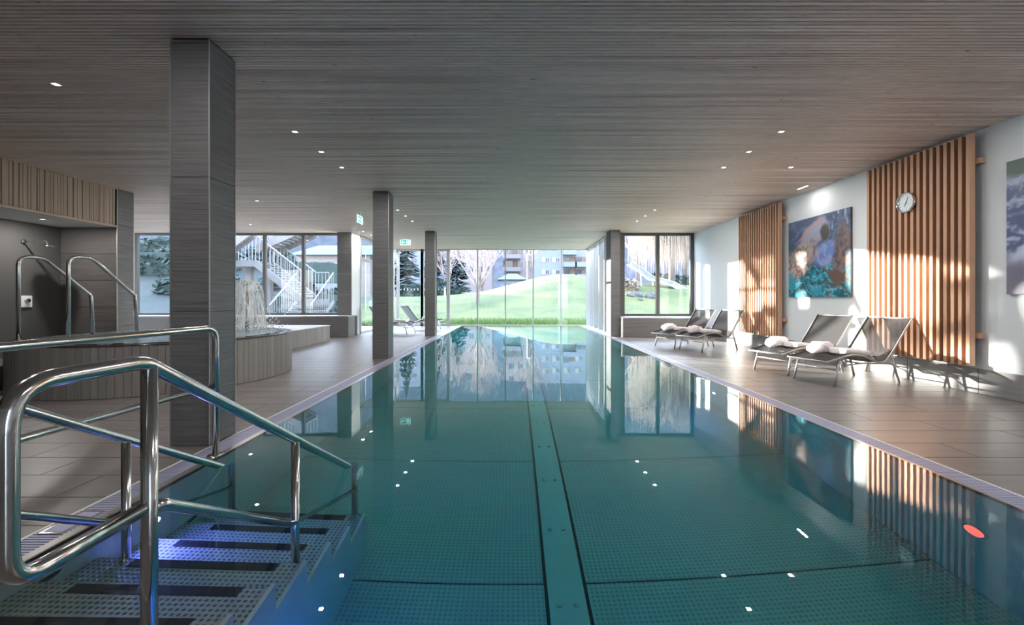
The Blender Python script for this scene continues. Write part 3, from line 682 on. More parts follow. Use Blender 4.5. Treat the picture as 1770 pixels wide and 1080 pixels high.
# ---------------------------------------------------------------- printed pictures
def sm(a, b, x): x = max(0, min(1, (x-a)/(b-a))); return x*x*(3-2*x)
def srgb(c): return tuple((v/255/12.92 if v/255 <= .04045 else ((v/255+.055)/1.055)**2.4) for v in c)
def mixc(a, b, k): return tuple(p+(q-p)*k for p, q in zip(a, b))
def fbm(x, y, z=0, o=4): return noise.fractal(Vector((x, y, z)), .9, 2.1, o)
def blob(u, v, cu, cv, ru, rv, rot=0, e=.25):
    du, dv = u-cu, v-cv; c_, s_ = math.cos(rot), math.sin(rot); a = (du*c_+dv*s_)/ru; b_ = (-du*s_+dv*c_)/rv
    return 1-sm(1-e, 1+e, math.hypot(a, b_)+.28*fbm(u*6, v*6, 9))
def art1(u, v):
    f = fbm(u*5, v*5); g = fbm(u*14+f*2, v*9, 4); h = fbm(u*26, v*26, 7, 3)
    c = mixc(srgb((22, 52, 98)), srgb((70, 100, 140)), sm(-.2, .5, g)*.8)
    c = mixc(c, srgb((15, 70, 80)), (1-sm(.0, .35, u))*(1-sm(.60, .8, v)))
    c = mixc(c, srgb((150, 170, 205)), sm(.55, .8, u)*sm(.6, .8, v)*sm(.15, .5, fbm(u*22, v*5, 2)))
    wtr = 1-sm(.36+.05*f, .46+.05*f, v-.12*(u-.5)*(1 if u > .5 else -.4)+.0)
    wc = mixc(srgb((0, 78, 88)), srgb((20, 140, 165)), sm(-.2, .5, math.sin((v*34+u*9+f*7))*.5+f))
    wc = mixc(wc, srgb((110, 190, 215)), sm(.80, 1.0, math.sin(v*42+u*16+f*9))*.8)
    wc = mixc(wc, srgb((150, 110, 70)), sm(.82, 1.0, math.sin(v*30+u*13+f*8+2))*.8*sm(.45, .7, u))
    c = mixc(c, wc, wtr)
    c = mixc(c, mixc(srgb((150, 140, 150)), srgb((120, 150, 205)), sm(-.1, .4, g)), blob(u, v, .45, .78, .27, .14, .5))
    c = mixc(c, srgb((170, 130, 125)), blob(u, v, .36, .82, .25, .03, .5)*.8)
    c = mixc(c, srgb((45, 42, 32)), blob(u, v, .64, .78, .075, .10, 0))
    c = mixc(c, mixc(srgb((140, 150, 195)), srgb((95, 125, 190)), sm(-.3, .4, g)), blob(u, v, .62, .52, .20, .14, .3))
    c = mixc(c, mixc(srgb((165, 148, 142)), srgb((92, 76, 76)), sm(-.25, .45, g*.7+h*.25)), blob(u, v, .24, .50, .30, .18, .45))
    c = mixc(c, mixc(srgb((190, 165, 155)), srgb((120, 90, 80)), sm(-.2, .4, h)), blob(u, v, .2, .36, .14, .10, 0)*.8)
    c = mixc(c, mixc(srgb((128, 105, 98)), srgb((75, 65, 78)), sm(-.3, .4, g*.7+h*.3)), blob(u, v, .87, .50, .11, .36, -.12))
    c = mixc(c, srgb((95, 72, 55)), blob(u, v, .82, .24, .16, .07, -.3))
    return c
def art2(u, v):
    f = fbm(u*4+5, v*4); g = fbm(u*13+f*2, v*12, 4); h = fbm(u*30, v*30, 7, 3)
    c = mixc(srgb((70, 85, 125)), srgb((165, 175, 205)), sm(-.3, .5, g+h*.5))
    c = mixc(c, srgb((95, 80, 85)), (1-sm(.40, .60, v))*sm(-.2, .4, f+.2))
    c = mixc(c, srgb((40, 75, 60)), sm(.84, .92, v+.05*f))
    c = mixc(c, srgb((190, 200, 225)), blob(u, v, .4, .36, .5, .09, .3)); c = mixc(c, srgb((110, 105, 125)), 1-sm(.18, .32, v+.06*f))
    return c
def picture(y0, y1, z0, z1, fn, label):
    t = thing('picture', (XR-.03, (y0+y1)/2, z0), label, 'picture', None)
    MB().box(XR-.035, XR-.004, y0, y1, z0, z1).build('stretcher', 'frame_dark', t)
    n = 130; b = MB().grid(n, n, lambda u, v: (XR-.0365, y1+(y0-y1)*u, z0+(z1-z0)*v)); o = b.build('canvas', 'print', t)
    ca = o.data.color_attributes.new('Col', 'FLOAT_COLOR', 'POINT')
    ca.data.foreach_set('color', [x for j in range(n+1) for i in range(n+1) for x in (*fn(i/n, j/n), 1)])
picture(6.874, 8.42, 1.115, 2.545, art1, 'large picture of brown rocks over turquoise water, hanging between the slat panels')
picture(3.15, 4.70, 1.14, 2.57, art2, 'picture of blue grey rocks cut off by the right edge of the photo')

# ---------------------------------------------------------------- loungers
PROF = [(0, .305), (.10, .325), (.25, .36), (.42, .382), (.58, .365), (.74, .305), (.84, .275), (.93, .29), (1.02, .37), (1.14, .52), (1.27, .69), (1.38, .83)]
def prof_at(s):
    for (a, za), (b, zb) in zip(PROF, PROF[1:]):
        if s <= b: return za+(zb-za)*(s-a)/(b-a)
    return PROF[-1][1]
WID = .565
def smooth_prof():
    P = [Vector((s, 0, z)) for s, z in PROF]; out = []
    for k in range(len(P)-1):
        p0 = P[max(k-1, 0)]; p1 = P[k]; p2 = P[k+1]; p3 = P[min(k+2, len(P)-1)]
        for q in range(4):
            t = q/4; out.append(.5*((2*p1)+(-p0+p2)*t+(2*p0-5*p1+4*p2-p3)*t*t+(-p0+3*p1-3*p2+p3)*t**3))
    out.append(P[-1]); return out
SP = smooth_prof()
def make_lounger():
    t = thing('lounger', (0, 0, 0), 'x', 'lounger', 'mesh loungers on the decks')
    for y in (0, WID):
        MB().tube([(p.x, y, p.z) for p in SP], .0125, 8).build('side_rail', 'alu', t, True)
    for k, nm in ((0, 'foot_bar'), (-1, 'head_bar')): MB().tube([(SP[k].x, 0, SP[k].z), (SP[k].x, WID, SP[k].z)], .0125, 8).build(nm, 'alu', t, True)
    MB().grid(8, len(SP)-1, lambda u, v: (SP[round(v*(len(SP)-1))].x, .01+(WID-.02)*u, SP[round(v*(len(SP)-1))].z+.004-.022*math.sin(PI*u)*(1 if 0 < v < 1 else .3))).build('sling', 'sling_mesh', t, True)
    b = MB()
    for y in (.012, WID-.012): b.tube([(p.x, y, p.z+.008) for p in SP], .012, 5)
    b.build('sling_hem', 'sling', t, True)
    for y, dy in ((0, -.012), (WID, .012)):
        MB().tube([(.20, y, .335), (.115, y+dy, .0)], [.017, .014], 10).build('leg', 'alu', t, True)
        MB().tube([(1.03, y, .375), (1.15, y+dy, .0)], [.017, .014], 10).build('leg', 'alu', t, True)
        MB().tube([(.165, y+dy*.5, .20), (.35, y, .262), (.6, y, .275), (.85, y, .262), (1.075, y+dy*.4, .245)], .010, 8).build('side_stretcher', 'alu', t, True)
    for x, z in ((.165, .2), (.55, .274), (1.075, .245)): MB().tube([(x, 0, z), (x, WID, z)], .010, 8).build('cross_bar', 'alu', t, True)
    return t
lproto = make_lounger()
def place(o, x, y, deg, label): o.location = (x, y, 0); o.rotation_euler = (0, 0, math.radians(deg)); o['label'] = label
LG = [(3.865, 5.36, 13, 'black mesh lounger nearest to the camera, in front of the large slat panel', 1),
      (3.76, 6.10, 16, 'black mesh lounger just behind the nearest one, before the canyon picture', 1),
      (3.70, 8.72, 25, 'sunlit mesh lounger nearer of the far pair, by the small slat panel', 1),
      (3.40, 9.40, 25, 'black mesh lounger farthest of the right deck, near the tiled low wall', 1),
      (-2.95, 13.55, 168, 'dark mesh lounger at the far end of the left deck, closer to the camera', 0),
      (-2.45, 15.3, 168, 'dark mesh lounger at the far end of the left deck, next to the far glass', 0)]
loungers = []
for i, (x, y, a, lb, tw) in enumerate(LG):
    o = lproto if i == 0 else copy_tree(lproto); loungers.append(o)
for o, (x, y, a, lb, tw) in zip(loungers, LG): place(o, x, y, a, lb)
# rolled robe and folded towel on each of them
def lump(name, L, Wd, H, seed, m, fold=False):
    n = 40; b = MB(); rg = random.Random(seed); ph = rg.random()*9
    def fn(u, v):
        a = 2*PI*v; cx_ = (u-.5)*L; e = max(0, 1-abs(2*u-1)**(16 if fold else 3.2))**(.45)
        w = Wd/2*e; h = H/2*e
        q = (abs(math.cos(a))**(.45 if fold else .85))*(1 if math.cos(a) > 0 else -1); r = (abs(math.sin(a))**(.45 if fold else .85))*(1 if math.sin(a) > 0 else -1)
        nn = fbm(u*5+ph, math.cos(a)*1.3+ph, math.sin(a)*1.3)*(.07 if fold else .26)+(0 if fold else .11*math.sin(u*30+2.2*a+ph)+.10*fbm(u*13, math.cos(a)*3+ph, math.sin(a)*3))
        y = w*q*(1+nn); z = h*(1+r*(1+nn*(1 if r > 0 else 0)))
        return (cx_+nn*.03, y, z)
    return b.grid(40, 30, fn).build(name, m, None, True)
rob = ['near', 'second', 'third', 'farthest']
for i, (x, y, a, lb, tw) in enumerate(LG):
    if not tw: continue
    A = math.radians(a); ux = Vector((math.cos(A), math.sin(A), 0)); uy = Vector((-math.sin(A), math.cos(A), 0))
    s0, t0 = .34, .36
    o = lump('rolled_robe', .44, .23, .13, 11+i, 'towel_pink' if i % 2 == 0 else 'towel'); p = Vector((x, y, 0))+ux*.36+uy*(.40); o.location = (p.x, p.y, prof_at(.36)+.004); o.rotation_euler = (0, -.03, A+.35)
    where = ['nearest lounger', 'lounger before the canyon picture', 'sunlit lounger by the small slat panel', 'farthest lounger of the right deck'][i]
    tag(o, 'rolled pale bathrobe lying on the foot of the %s' % where, 'robe', 'rolled bathrobes on the loungers')
    o = lump('folded_towel', .40, .34, .075, 31+i, 'towel', True); p = Vector((x, y, 0))+ux*.56+uy*(.20); o.location = (p.x, p.y, prof_at(.5)-.004); o.rotation_euler = (0, .09, A-.1)
    tag(o, 'folded white towel lying in the middle of the %s' % where, 'towel', 'folded towels on the loungers')
for i, (sx_, sy_, wh) in enumerate([(-2.95, 13.55, 'closer lounger of the left deck end'), (-2.45, 15.3, 'lounger beside the far glass')]):
    A = math.radians(168); ux = Vector((math.cos(A), math.sin(A), 0)); uy = Vector((-math.sin(A), math.cos(A), 0)); p = Vector((sx_, sy_, 0))+ux*.45+uy*.28
    o = lump('folded_towel', .4, .3, .09, 50+i, 'towel', True); o.location = (p.x, p.y, prof_at(.45)-.012); o.rotation_euler = (0, 0, A); tag(o, 'folded white towel lying on the %s' % wh, 'towel', 'folded towels on the loungers')

# ---------------------------------------------------------------- outdoors: ground
def ground(x, y):
    k = sm(24, 44, y)
    crest = 1.15+2.4*math.exp(-((x-5)/6.5)**2)+1.1*sm(9, 15, x)
    h = crest*k-.12*(1-k)
    bank = sm(.45, .53, -x/max(y, 1))*sm(19, 34, y)*3.0*(1-sm(.90, .97, -x/max(y, 1)))
    h += bank+.10*noise.noise(Vector((x*.25, y*.25, 0)))*sm(20, 26, y)
    h += (.26*noise.noise(Vector((x*.10, y*.30, 5)))+.10*noise.noise(Vector((x*.3, y*.9, 2))))*sm(20, 26, y)
    h -= 2.0*sm(56, 90, y)*(1-sm(-8, -11, x)*.0)
    return h
g = MB(); NX, NY = 190, 120; X0, X1, Ya, Yb = -62.0, 62.0, 13.0, 112.0
def gy(j): return Ya+(Yb-Ya)*(j/NY)**1.6
for j in range(NY+1):
    for i in range(NX+1):
        x = X0+(X1-X0)*i/NX; y = gy(j); g.v.append((x, y, ground(x, y)))
for j in range(NY):
    for i in range(NX):
        x = X0+(X1-X0)*(i+.5)/NX; y = gy(j)
        if -5.5 < x < 3.7 and y < YF+.25: continue
        k = j*(NX+1)+i; g.f.append((k, k+1, k+NX+2, k+NX+1))
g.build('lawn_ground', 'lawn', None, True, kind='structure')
MB().box(-5.6, 3.8, YF+.12, YF+.42, -.3, .01).box(-5.6, -4.86, 13.1, YF+.2, -.3, -.01).box(3.03, 3.8, 13.1, YF+.2, -.3, -.01).build('trim_1', 'concrete_white', kind='structure')
MB().box(-30, 30, -22, -4.1, -.4, -.1).build('ground_back', 'concrete_white', kind='structure')  # unseen pale terrace, added to bounce sky light up to the ceiling
MB().box(-30, -16.2, -4, 13, -.4, -.1).build('ground_left', 'concrete_white', kind='structure')  # pale ground out of view, added to reflect daylight in from the left
# grass blades close to the glass
rg = random.Random(2); b = MB()
for i in range(15000):
    y = YF+.45+5.5*rg.random()**1.6; x = -6.5+13*rg.random(); h = .05+.13*rg.random(); a = rg.random()*PI; w = .008+.008*rg.random(); lx = rg.gauss(0, .05); ly = rg.gauss(0, .05); z = -.13; k = len(b.v)
    b.v += [(x-w*math.cos(a), y-w*math.sin(a), z), (x+w*math.cos(a), y+w*math.sin(a), z), (x+lx, y+ly, z+h+.12)]; b.f.append((k, k+1, k+2))
b.build('grass_blades', 'grass_blade', None, kind='stuff', label='tufts of long sunlit grass growing right outside the glass front', cat='grass')

# ---------------------------------------------------------------- trees
def branchy(b, p, d, L, r, depth, rg, spread=.5, droop=0, up=.12, minr=.006, kids=(2, 3)):
    pts = [p]; rs = [r]; n = 3
    for k in range(n):
        d = (d+Vector((rg.gauss(0, .11), rg.gauss(0, .11), rg.gauss(0, .07)+up-droop))).normalized(); p = p+d*L/n; pts.append(p); rs.append(max(minr, r*(1-.35*(k+1)/n)))
    b.tube(pts, rs, 5 if r > .03 else 3, False)
    if depth == 0: return
    for k in range(rg.randint(*kids)):
        a = Vector((rg.gauss(0, 1), rg.gauss(0, 1), rg.gauss(0, .6))); a = (a-d*a.dot(d)); a.normalize()
        t = rg.choice((1, 2, 3)) if k else 3
        branchy(b, pts[t], (d+a*spread*(.6+.8*rg.random())).normalized(), L*(.62+.2*rg.random()), rs[t]*.66, depth-1, rg, spread, droop, up, minr, kids)
def bare_tree(x, y, h, seed, label, mats=('bark', 'twig'), depth=5, spread=.55, r=.11, stems=2, name='bare_tree', minr=.008):
    rg = random.Random(seed); z = ground(x, y); t = thing(name, (x, y, z), label, 'tree', 'leafless trees outdoors')
    tr = MB(); cr_ = MB(); h0 = h*.16
    tr.tube([(x, y, z-.1), (x+.02, y, z+h0)], [r*1.25, r], 8, False)
    for k in range(stems):
        a = 2*PI*k/stems+rg.random(); d = Vector((.33*math.cos(a), .33*math.sin(a), 1)).normalized(); q = Vector((x+.02, y, z+h0))
        tr.tube([q, q+d*h*.10, q+d*h*.2], [r*.8, r*.68, r*.6], 6, False)
        for m_ in range(3): branchy(cr_, q+d*h*(.08+.06*m_), (d+Vector((rg.gauss(0, .35), rg.gauss(0, .35), .2))).normalized(), h*.24, r*.5, depth, rg, spread, 0, .1, minr, (2, 3))
    tr.build('trunk', mats[0], t, True); cr_.build('branches', mats[1], t)
bare_tree(-2.62, 32, 5.6, 4, 'bare many-branched tree on the lawn left of the centre of the glass front', r=.12, depth=5, spread=.6, stems=3)
bare_tree(2.5, 62, 9, 9, 'leafless reddish tree in front of the pale apartment block, middle of the glass front', ('bark', 'twig'), 4, .5, .16, 3, minr=.02)
bare_tree(-9.5, 62, 10, 12, 'large leafless tree behind the round lawn, left part of the glass front', ('bark', 'twig'), 4, .6, .18, 3, minr=.022)
bare_tree(-5.0, 70, 12, 18, 'tall leafless tree behind the low white building', ('bark', 'twig'), 4, .6, .18, 3, minr=.024)
# weeping willow
def willow(x, y, h, seed, label):
    rg = random.Random(seed); z = ground(x, y); t = thing('weeping_willow', (x, y, z), label, 'tree', 'willows'); tr = MB(); st = MB()
    tr.tube([(x, y, z-.2), (x+.1, y, z+h*.3), (x+.05, y, z+h*.5)], [.34, .26, .2], 8, False)
    for k in range(34):
        a = rg.random()*2*PI; R = h*(.12+.55*rg.random()); top = z+h*(.62+.36*rg.random()); e = Vector((x+R*math.cos(a), y+R*math.sin(a), top))
        s0 = Vector((x, y, z+h*(.35+.15*rg.random()))); P = fillet([s0, (s0+e)/2+Vector((0, 0, h*.16)), e], [2], 5); tr.tube(P, [max(.02, .09*(1-q/len(P))) for q in range(len(P))], 5, False)
        for m_ in range(60):
            q = P[rg.randint(2, len(P)-1)]+Vector((rg.gauss(0, .5), rg.gauss(0, .5), rg.gauss(0, .2))); L = h*(.2+.42*rg.random()); dx, dy = rg.gauss(0, .22), rg.gauss(0, .22)
            st.tube([q, q+Vector((dx*.5, dy*.5, .05-L*.2)), q+Vector((dx, dy, -L*.6)), q+Vector((dx*1.1, dy*1.1, -L))], [.012, .009, .007, .005], 3, False)
    tr.build('limbs', 'bark_dark', t, True); st.build('hanging_twigs', 'twig_cream', t)
willow(14.6, 40, 9.5, 3, 'pale leafless weeping willow seen through the right window')
bare_tree(13.2, 46, 9, 21, 'bare upright tree between the two willows, left half of the right window', ('bark', 'twig'), 5, .6, .14, 3, minr=.012)
willow(20.5, 52, 12, 5, 'bigger weeping willow farther back, right half of the right window')
def conifer(x, y, h, r, seed, label, m='conifer'):
    rg = random.Random(seed); z = ground(x, y); t = thing('conifer', (x, y, z), label, 'tree', 'dark evergreens outdoors'); b = MB()
    for k in range(int(260)):
        u = rg.random()**.8; a = rg.random()*2*PI; R = r*(1-u)*(.75+.35*rg.random())+.1; zz = z+h*(.06+.92*u); c_, s_ = math.cos(a), math.sin(a); i = len(b.v); w = .35*R+.15
        b.v += [(x, y, zz+.25), (x+R*c_-w*s_, y+R*s_+w*c_, zz-.35), (x+R*1.15*c_, y+R*1.15*s_, zz-.2), (x+R*c_+w*s_, y+R*s_-w*c_, zz-.45)]; b.f += [(i, i+1, i+2), (i, i+2, i+3)]
    b.build('foliage', m, t); MB().tube([(x, y, z), (x, y, z+h*.9)], [.16, .03], 6).build('trunk', 'bark_dark', t)
for i, (x, y, h, r) in enumerate([(-11.6, 64, 13, 2.4), (-17.2, 70, 15, 2.8), (-10.6, 82, 14, 3.2)]): conifer(x, y, h, r, i, ['dark evergreen tree behind the farthest column', 'tall dark evergreen left of the farthest column', 'dark evergreen between two bare trees'][i])
conifer(-30, 23.7, 12, 1.7, 9, 'unseen evergreen added outside to the left to shade the right wall')  # out of view, added to keep the low sun off the right wall
def leafy(name, x0, x1, y, zt, seed, label, m='hedge', dep=1.2, n=900, cat='hedge', group=None):
    rg = random.Random(seed); b = MB()
    for k in range(n):
        x = x0+(x1-x0)*rg.random(); yy = y+dep*(rg.random()-.5); zb = ground(x, yy); z = zb+(zt*(.85+.2*noise.noise(Vector((x*.8, 0, seed)))) )*rg.random()**.7; s = .09+.12*rg.random(); i = len(b.v)
        a, c_ = rg.random()*6.28, rg.random()*6.28; p = Vector((x, yy, z)); u = Vector((math.cos(a), math.sin(a), rg.gauss(0, .5))).normalized()*s*1.6; v = Vector((math.cos(c_), rg.gauss(0, .6), math.sin(c_))).normalized()*s
        b.v += [tuple(p+u), tuple(p+v), tuple(p-u), tuple(p-v)]; b.f.append((i, i+1, i+2, i+3))
    b.box(x0+.1, x1-.1, y-dep*.35, y+dep*.35, ground((x0+x1)/2, y)-.3, ground((x0+x1)/2, y)+zt*.7)
    o = b.build(name, m, None); return tag(o, label, cat, group)
leafy('hedge', -12.2, -6.4, 46, 1.6, 3, 'dark clipped hedge seen between the middle and farthest columns', n=1600)
leafy('shrub', -7.6, -5.2, 44.5, 1.0, 4, 'round dark green shrub left of the bare lawn tree', n=500, cat='shrub')
leafy('shrub', 8.6, 10.6, 37, .9, 8, 'low dry brownish shrub at the foot of the slide', 'twig_cream', n=500, cat='shrub')
leafy('hedge', 15.2, 21.5, 47, 1.4, 9, 'dark green hedge behind the willow twigs in the right window', n=1200)
for i, (x0, x1, y, h) in enumerate([(-17.5, -14.3, 24, .7), (-14.1, -9.4, 22.5, .65), (-21.5, -17.8, 27, .9), (-15.5, -11, 27.5, .9), (-26, -20, 31, 1.8), (-19.7, -13.5, 33, 1.7), (-31, -24, 35, 2.6)]):
    leafy('shrub', x0, x1, y, h, 20+i, ['low bushes on the bank behind the outdoor stair, left part', 'frosty low bushes under the outdoor stair flight', 'dark bushes on the bank seen in the leftmost window', 'bushes higher up the bank behind the stair', 'tall blue green thicket high on the bank in the leftmost window', 'tall thicket crowning the bank behind the stair landing', 'farthest thicket on the bank, left edge of the leftmost window'][i], n=1200, cat='shrub', dep=2.6)

# rocks by the slide
def rock(x, y, s, seed, label):
    z = ground(x, y); b = MB()
    def fn(u, v):
        a = 2*PI*u; p = PI*v; n_ = Vector((math.sin(p)*math.cos(a), math.sin(p)*math.sin(a), math.cos(p))); f = 1+.35*noise.noise(n_*1.3+Vector((seed, 0, 0)))+.12*noise.noise(n_*3.5+Vector((seed, 4, 0)))
        return (n_.x*s*1.15*f, n_.y*s*.9*f, n_.z*s*.8*f)
    b.grid(20, 12, fn); o = b.build('rock', 'rock', None, False); o.location = (x, y, z+s*.35); tag(o, label, 'rock', 'rocks on the lawn')
for i, (x, y, s) in enumerate([(8.95, 33, .26), (9.68, 33.6, .34), (10.62, 33.4, .38), (9.45, 32.2, .18)]): rock(x, y, s, i*3.1, ['left boulder of the rock group on the lawn', 'middle dark boulder of the rock group', 'right boulder of the rock group, next to the window bar', 'small stone in front of the rock group'][i])

# slide on the mound
t = thing('playground_slide', (13.0, 38.0, ground(13, 38)), 'wide blue grey metal slide with white edges running down the mound in the right window', 'slide')
SLP = [(10.5, 40, 1.1+57*40/750), (11.4, 39.4, 1.1+45*39.4/750), (12.1, 38.8, 1.1+31*38.8/750), (12.9, 38.2, 1.1+26*38.2/750), (13.7, 37.4, 1.1+20*37.4/750), (14.6, 36.6, 1.1+4*36.6/750), (15.2, 36, 1.1-4*36/750)]
P = fillet([Vector(p) for p in SLP], [1]*5, 3)
wv = Vector((.75, 1.25, .35)); MB().grid(1, len(P)-1, lambda u, v: P[round(v*(len(P)-1))]+wv*u).build('chute', 'slide_blue', t, True)
for k in (0, 1): MB().tube([p+wv*k+Vector((0, 0, .04)) for p in P], .075, 6).build('side_rail', 'paint_out', t, True)
for q in (3, 8, len(P)-3):
    p = P[q]+wv*.5; MB().tube([p, (p.x, p.y, ground(p.x, p.y)-.1)], .07, 6).build('support', 'alu', t)

# ---------------------------------------------------------------- buildings outdoors
def house(x0, x1, y, z0, z1, m, label, cols, rows, ww, wh, dep=10, roof=None, balc=(), shut=False, oh=.6):
    t = thing('apartment_building', ((x0+x1)/2, y, z0), label, 'building')
    MB().box(x0, x1, y, y+dep, z0-3, z1).build('wall', m, t)
    for r_ in rows:
        for c_ in cols:
            if (c_, r_) in balc: continue
            w = MB().box(c_-ww/2, c_+ww/2, y-.05, y+.05, r_, r_+wh).build('window', 'paint_out', t)
            for s_ in (-1, 1): MB().box(c_+(-ww/2+.08 if s_ < 0 else .04), c_+(-.04 if s_ < 0 else ww/2-.08), y-.08, y-.04, r_+.08, r_+wh-.08).build('pane', 'glass_dark', w)
            if shut: MB().box(c_-ww*1.45, c_-ww*.55, y-.10, y-.02, r_-.05, r_+wh+.05).build('shutter', 'shutter', t)
    for (c_, r_) in balc:
        MB().box(c_-ww*1.5, c_+ww*1.5, y-.04, y+.02, r_-.9, r_+wh+.2).build('loggia', 'balcony_wood', t)
        MB().box(c_-ww*1.65, c_+ww*1.65, y-1.4, y, r_-1.1, r_-.9).build('balcony_slab', 'building_white', t)
        MB().box(c_-ww*1.65, c_+ww*1.65, y-1.4, y-1.3, r_-.9, r_-.05).build('balcony_front', m, t)
        MB().box(c_-ww*1.2, c_+ww*.2, y-.09, y-.03, r_-.8, r_+wh).build('pane', 'glass_dark', t)
    if roof:
        b = MB(); i = 0; b.v = [(x0-oh, y-oh, z1), (x1+oh, y-oh, z1), (x1+oh, y+dep+oh, z1), (x0-oh, y+dep+oh, z1), (x0+1, y+dep/2, z1+roof), (x1-1, y+dep/2, z1+roof)]
        b.f = [(0, 1, 5, 4), (1, 2, 5), (2, 3, 4, 5), (3, 0, 4), (0, 3, 2, 1)]; b.build('roof', 'roof_blue', t)
    return t
d2 = lambda px, d: (px-VX)*d/F
z2 = lambda py, d: EYE+(VY-py)*d/F
# right block
D = 92
house(d2(924, D), d2(1012, D), D, 3, 17, 'building_white', 'pale blue-white apartment block with balconies on the right behind the mound',
      [d2(x, D) for x in (946, 964, 984, 1004)], [z2(474, D), z2(453, D), z2(432, D), z2(411, D)], .85, .95, balc=[(d2(984, D), z2(474, D)), (d2(984, D), z2(453, D)), (d2(1004, D), z2(453, D)), (d2(1004, D), z2(474, D)), (d2(984, D), z2(432, D))], shut=True)
D = 110
house(d2(872, D), d2(922, D), D, 3, 20, 'building_pink', 'pinkish apartment block behind the bare tree, centre of the glass front', [d2(x, D) for x in (884, 900, 914)], [z2(y, D) for y in (462, 440, 418, 396)], 1.4, 1.6, balc=[(d2(884, D), z2(440, D)), (d2(884, D), z2(462, D))])
D = 105
house(d2(790, D), d2(850, D), D, 3, 17, 'building_pink', 'pale apartment block veiled by the bare lawn tree', [d2(x, D) for x in (800, 815, 830, 842)], [z2(y, D) for y in (470, 448, 426)], 1.3, 1.5)
D = 98
house(d2(672, D), d2(731, D), D, -1, 19, 'building_white', 'tall white apartment block between the middle and the farthest column', [d2(x, D) for x in (683, 700, 716)], [z2(y, D) for y in (472, 455, 438, 420, 402)], 1.35, 1.2)
D = 62
house(d2(866, D), d2(905, D), D, 1, z2(483, D), 'building_white', 'low white building with a green front on the slope of the lawn', [d2(x, D) for x in (880, 888, 896)], [z2(494, D)], .5, .55, dep=6, roof=1.0)
D = 70
house(d2(512, D), d2(640, D), D, -2, z2(441, D), 'building_cream', 'stone house with a blue roof seen through the left windows', [d2(x, D) for x in (524, 543, 571, 600, 618)], [z2(460, D), z2(476, D), z2(496, D)], 1.3, .9, dep=12, roof=2.3, oh=1.0)
MB().box(d2(514, 69.5), d2(590, 69.5), 69.7, 69.98, -2, z2(478, 70)).build('plinth_wall', 'building_white', None, label='white rendered base wall in front of the stone house', cat='wall')
# wooded mountainside behind everything
mt = MB()
def mfn(u, v):
    a = -.80+1.75*u; R = 150+150*v; h = (8+(115-25*sm(.5, .9, u))*sm(0, 1, v)*(.85+.3*noise.noise(Vector((u*4, 1.5, 0)))))*sm(0, .05, u)
    return (R*math.sin(a), R*math.cos(a), h-8+2.2*noise.noise(Vector((u*70, v*40, 0))))
mt.grid(150, 40, mfn).build('mountainside', 'forest', None, True, kind='structure')

# ---------------------------------------------------------------- outdoor stair behind the left windows
es = thing('outdoor_stair', (-8.5, 16.5, 0), 'white outdoor stair with two flights, landing and baluster railings behind the left windows', 'stair')
DS = 16.5
def xy(px, py, d=DS): return d2(px, d), z2(py, d)
def flight(p0, p1, d0, d1, n, name='stair'):
    """stringers and separate treads between two points (x,z) and depths d0..d1"""
    (xa, za), (xb, zb) = p0, p1
    for d in (d0, d1):
        b = MB(); i = 0; b.v = [(xa, d-.05, za-.14), (xb, d-.05, zb-.14), (xb, d-.05, zb+.14), (xa, d-.05, za+.14), (xa, d+.05, za-.14), (xb, d+.05, zb-.14), (xb, d+.05, zb+.14), (xa, d+.05, za+.14)]
        b.f = [(0, 1, 2, 3), (7, 6, 5, 4), (0, 4, 5, 1), (3, 2, 6, 7), (0, 3, 7, 4), (1, 5, 6, 2)]; b.build('stringer', 'concrete_out', es)
    w = abs(xb-xa)/n
    for k in range(n):
        u = (k+.5)/n; x = xa+(xb-xa)*u; z = za+(zb-za)*u; MB().box(x-w*.6, x+w*.6, d0, d1, z+.02, z+.07).build('tread', 'concrete_out', es)
    L = math.hypot(xb-xa, zb-za); nb = max(3, int(abs(xb-xa)/.13))
    for d in (d0, d1):
        MB().tube([(xa, d, za+1.05), (xb, d, zb+1.05)], .025, 6).build('handrail', 'paint_out', es)
        for k in range(nb+1):
            u = k/nb; x = xa+(xb-xa)*u; z = za+(zb-za)*u; MB().tube([(x, d, z+.1), (x, d, z+1.04)], .011, 5).build('baluster', 'paint_out', es)
def level(x0, x1, z, d0, d1, rail=(0, 1)):
    MB().box(x0, x1, d0, d1, z-.22, z).build('landing', 'concrete_out', es)
    n = max(2, int((x1-x0)/.13))
    for q in rail:
        d = (d0+.04, d1-.04)[q]; MB().tube([(x0, d, z+1.05), (x1, d, z+1.05)], .025, 6).build('handrail', 'paint_out', es)
        for k in range(n+1): x = x0+(x1-x0)*k/n; MB().tube([(x, d, z), (x, d, z+1.04)], .011, 5).build('baluster', 'paint_out', es)
xl, zl = xy(455, 452)
level(xl-1.9, xl, zl, 16.0, 17.2, (1,))
flight((xl, zl-.1), xy(531, 516), 16.0, 17.2, 13)
xm, zm = xy(531, 516)
level(xm, xm+.55, zm-.02, 16.0, 17.2, (1,))
# upper flight rising left to right in front, and its return above
flight(xy(398, 452), xy(456, 408), 15.6, 15.95, 8)
flight(xy(452, 432), xy(530, 398), 16.2, 17.4, 10)
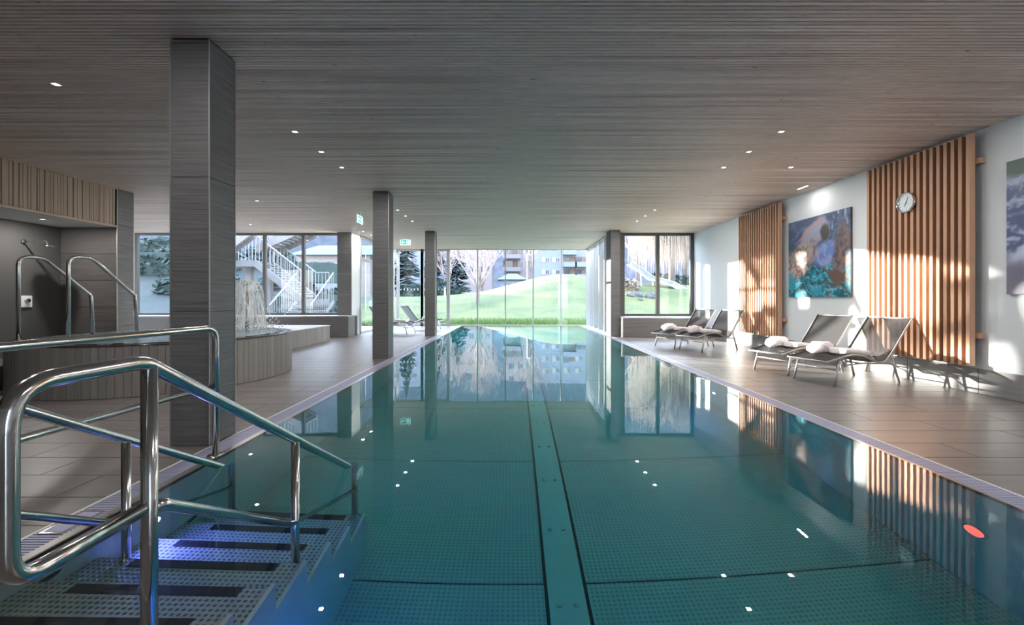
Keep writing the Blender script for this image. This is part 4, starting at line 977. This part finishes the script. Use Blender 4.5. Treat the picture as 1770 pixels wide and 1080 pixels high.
# lower straight flight toward the camera
for k in range(6):
    z = zm-.05-.19*(k+1); y = 15.95-.30*k; x0 = xm-.15; MB().box(x0, x0+1.35, y-.30, y, z-.06, z).build('tread', 'concrete_out', es)
for sx2 in (-.15, 1.2):
    x = xm+sx2; MB().tube([(x, 16, zm+.95), (x, 14.2, zm-.22)], .025, 6).build('handrail', 'paint_out', es)
    MB().tube([(x, 16, zm-.12), (x, 14.2, zm-1.28)], .06, 6).build('stringer', 'concrete_out', es)
    for k in range(13): u = k/12; MB().tube([(x, 16-1.8*u, zm-.1-1.14*u), (x, 16-1.8*u, zm+.95-1.17*u)], .011, 5).build('baluster', 'paint_out', es)
for px_ in (432, 466): x = d2(px_, 16.5); MB().box(x-.09, x+.09, 16.4, 16.6, -.2, zl-.22).build('post', 'concrete_out', es)
t = thing('globe_lamp', (d2(604, 22), 22, 0), 'white globe lamp on a thin post behind the outdoor stair', 'lamp')
x, z = d2(604, 22), z2(482, 22); MB().tube([(x, 22, -.1), (x, 22, z-.12)], .03, 8).build('post', 'alu', t)
MB().lathe([(.0, z-.16), (.10, z-.13), (.155, z-.05), (.16, z+.02), (.12, z+.11), (0, z+.16)], x, 22, 20).build('globe', 'white_paint', t, True)
t = thing('garden_post', (d2(769, 40), 40, ground(d2(769, 40), 40)), 'thin white upright board standing on the lawn right of the farthest column', 'post')
x = d2(769, 40); z = ground(x, 40); MB().box(x-.09, x+.09, 39.95, 40.05, z-.1, z+.95).build('board', 'paint_out', t); MB().box(x-.03, x+.03, 40.05, 40.1, z-.1, z+.6).build('stake', 'alu', t)
x = d2(921, 50); z = ground(x, 50); t = thing('street_lamp', (x, 50, z), 'slim white street lamp beside the middle glass bar', 'lamp')
x = d2(911, 56); z = ground(x, 56); t.location = (x, 56, z)
MB().tube([(x, 56, z-.2), (x, 56, z2(440, 56))], .05, 8).build('post', 'alu_white', t); MB().box(x-.12, x+.5, 55.9, 56.1, z2(440, 56)-.05, z2(440, 56)+.05).build('head', 'alu_white', t)
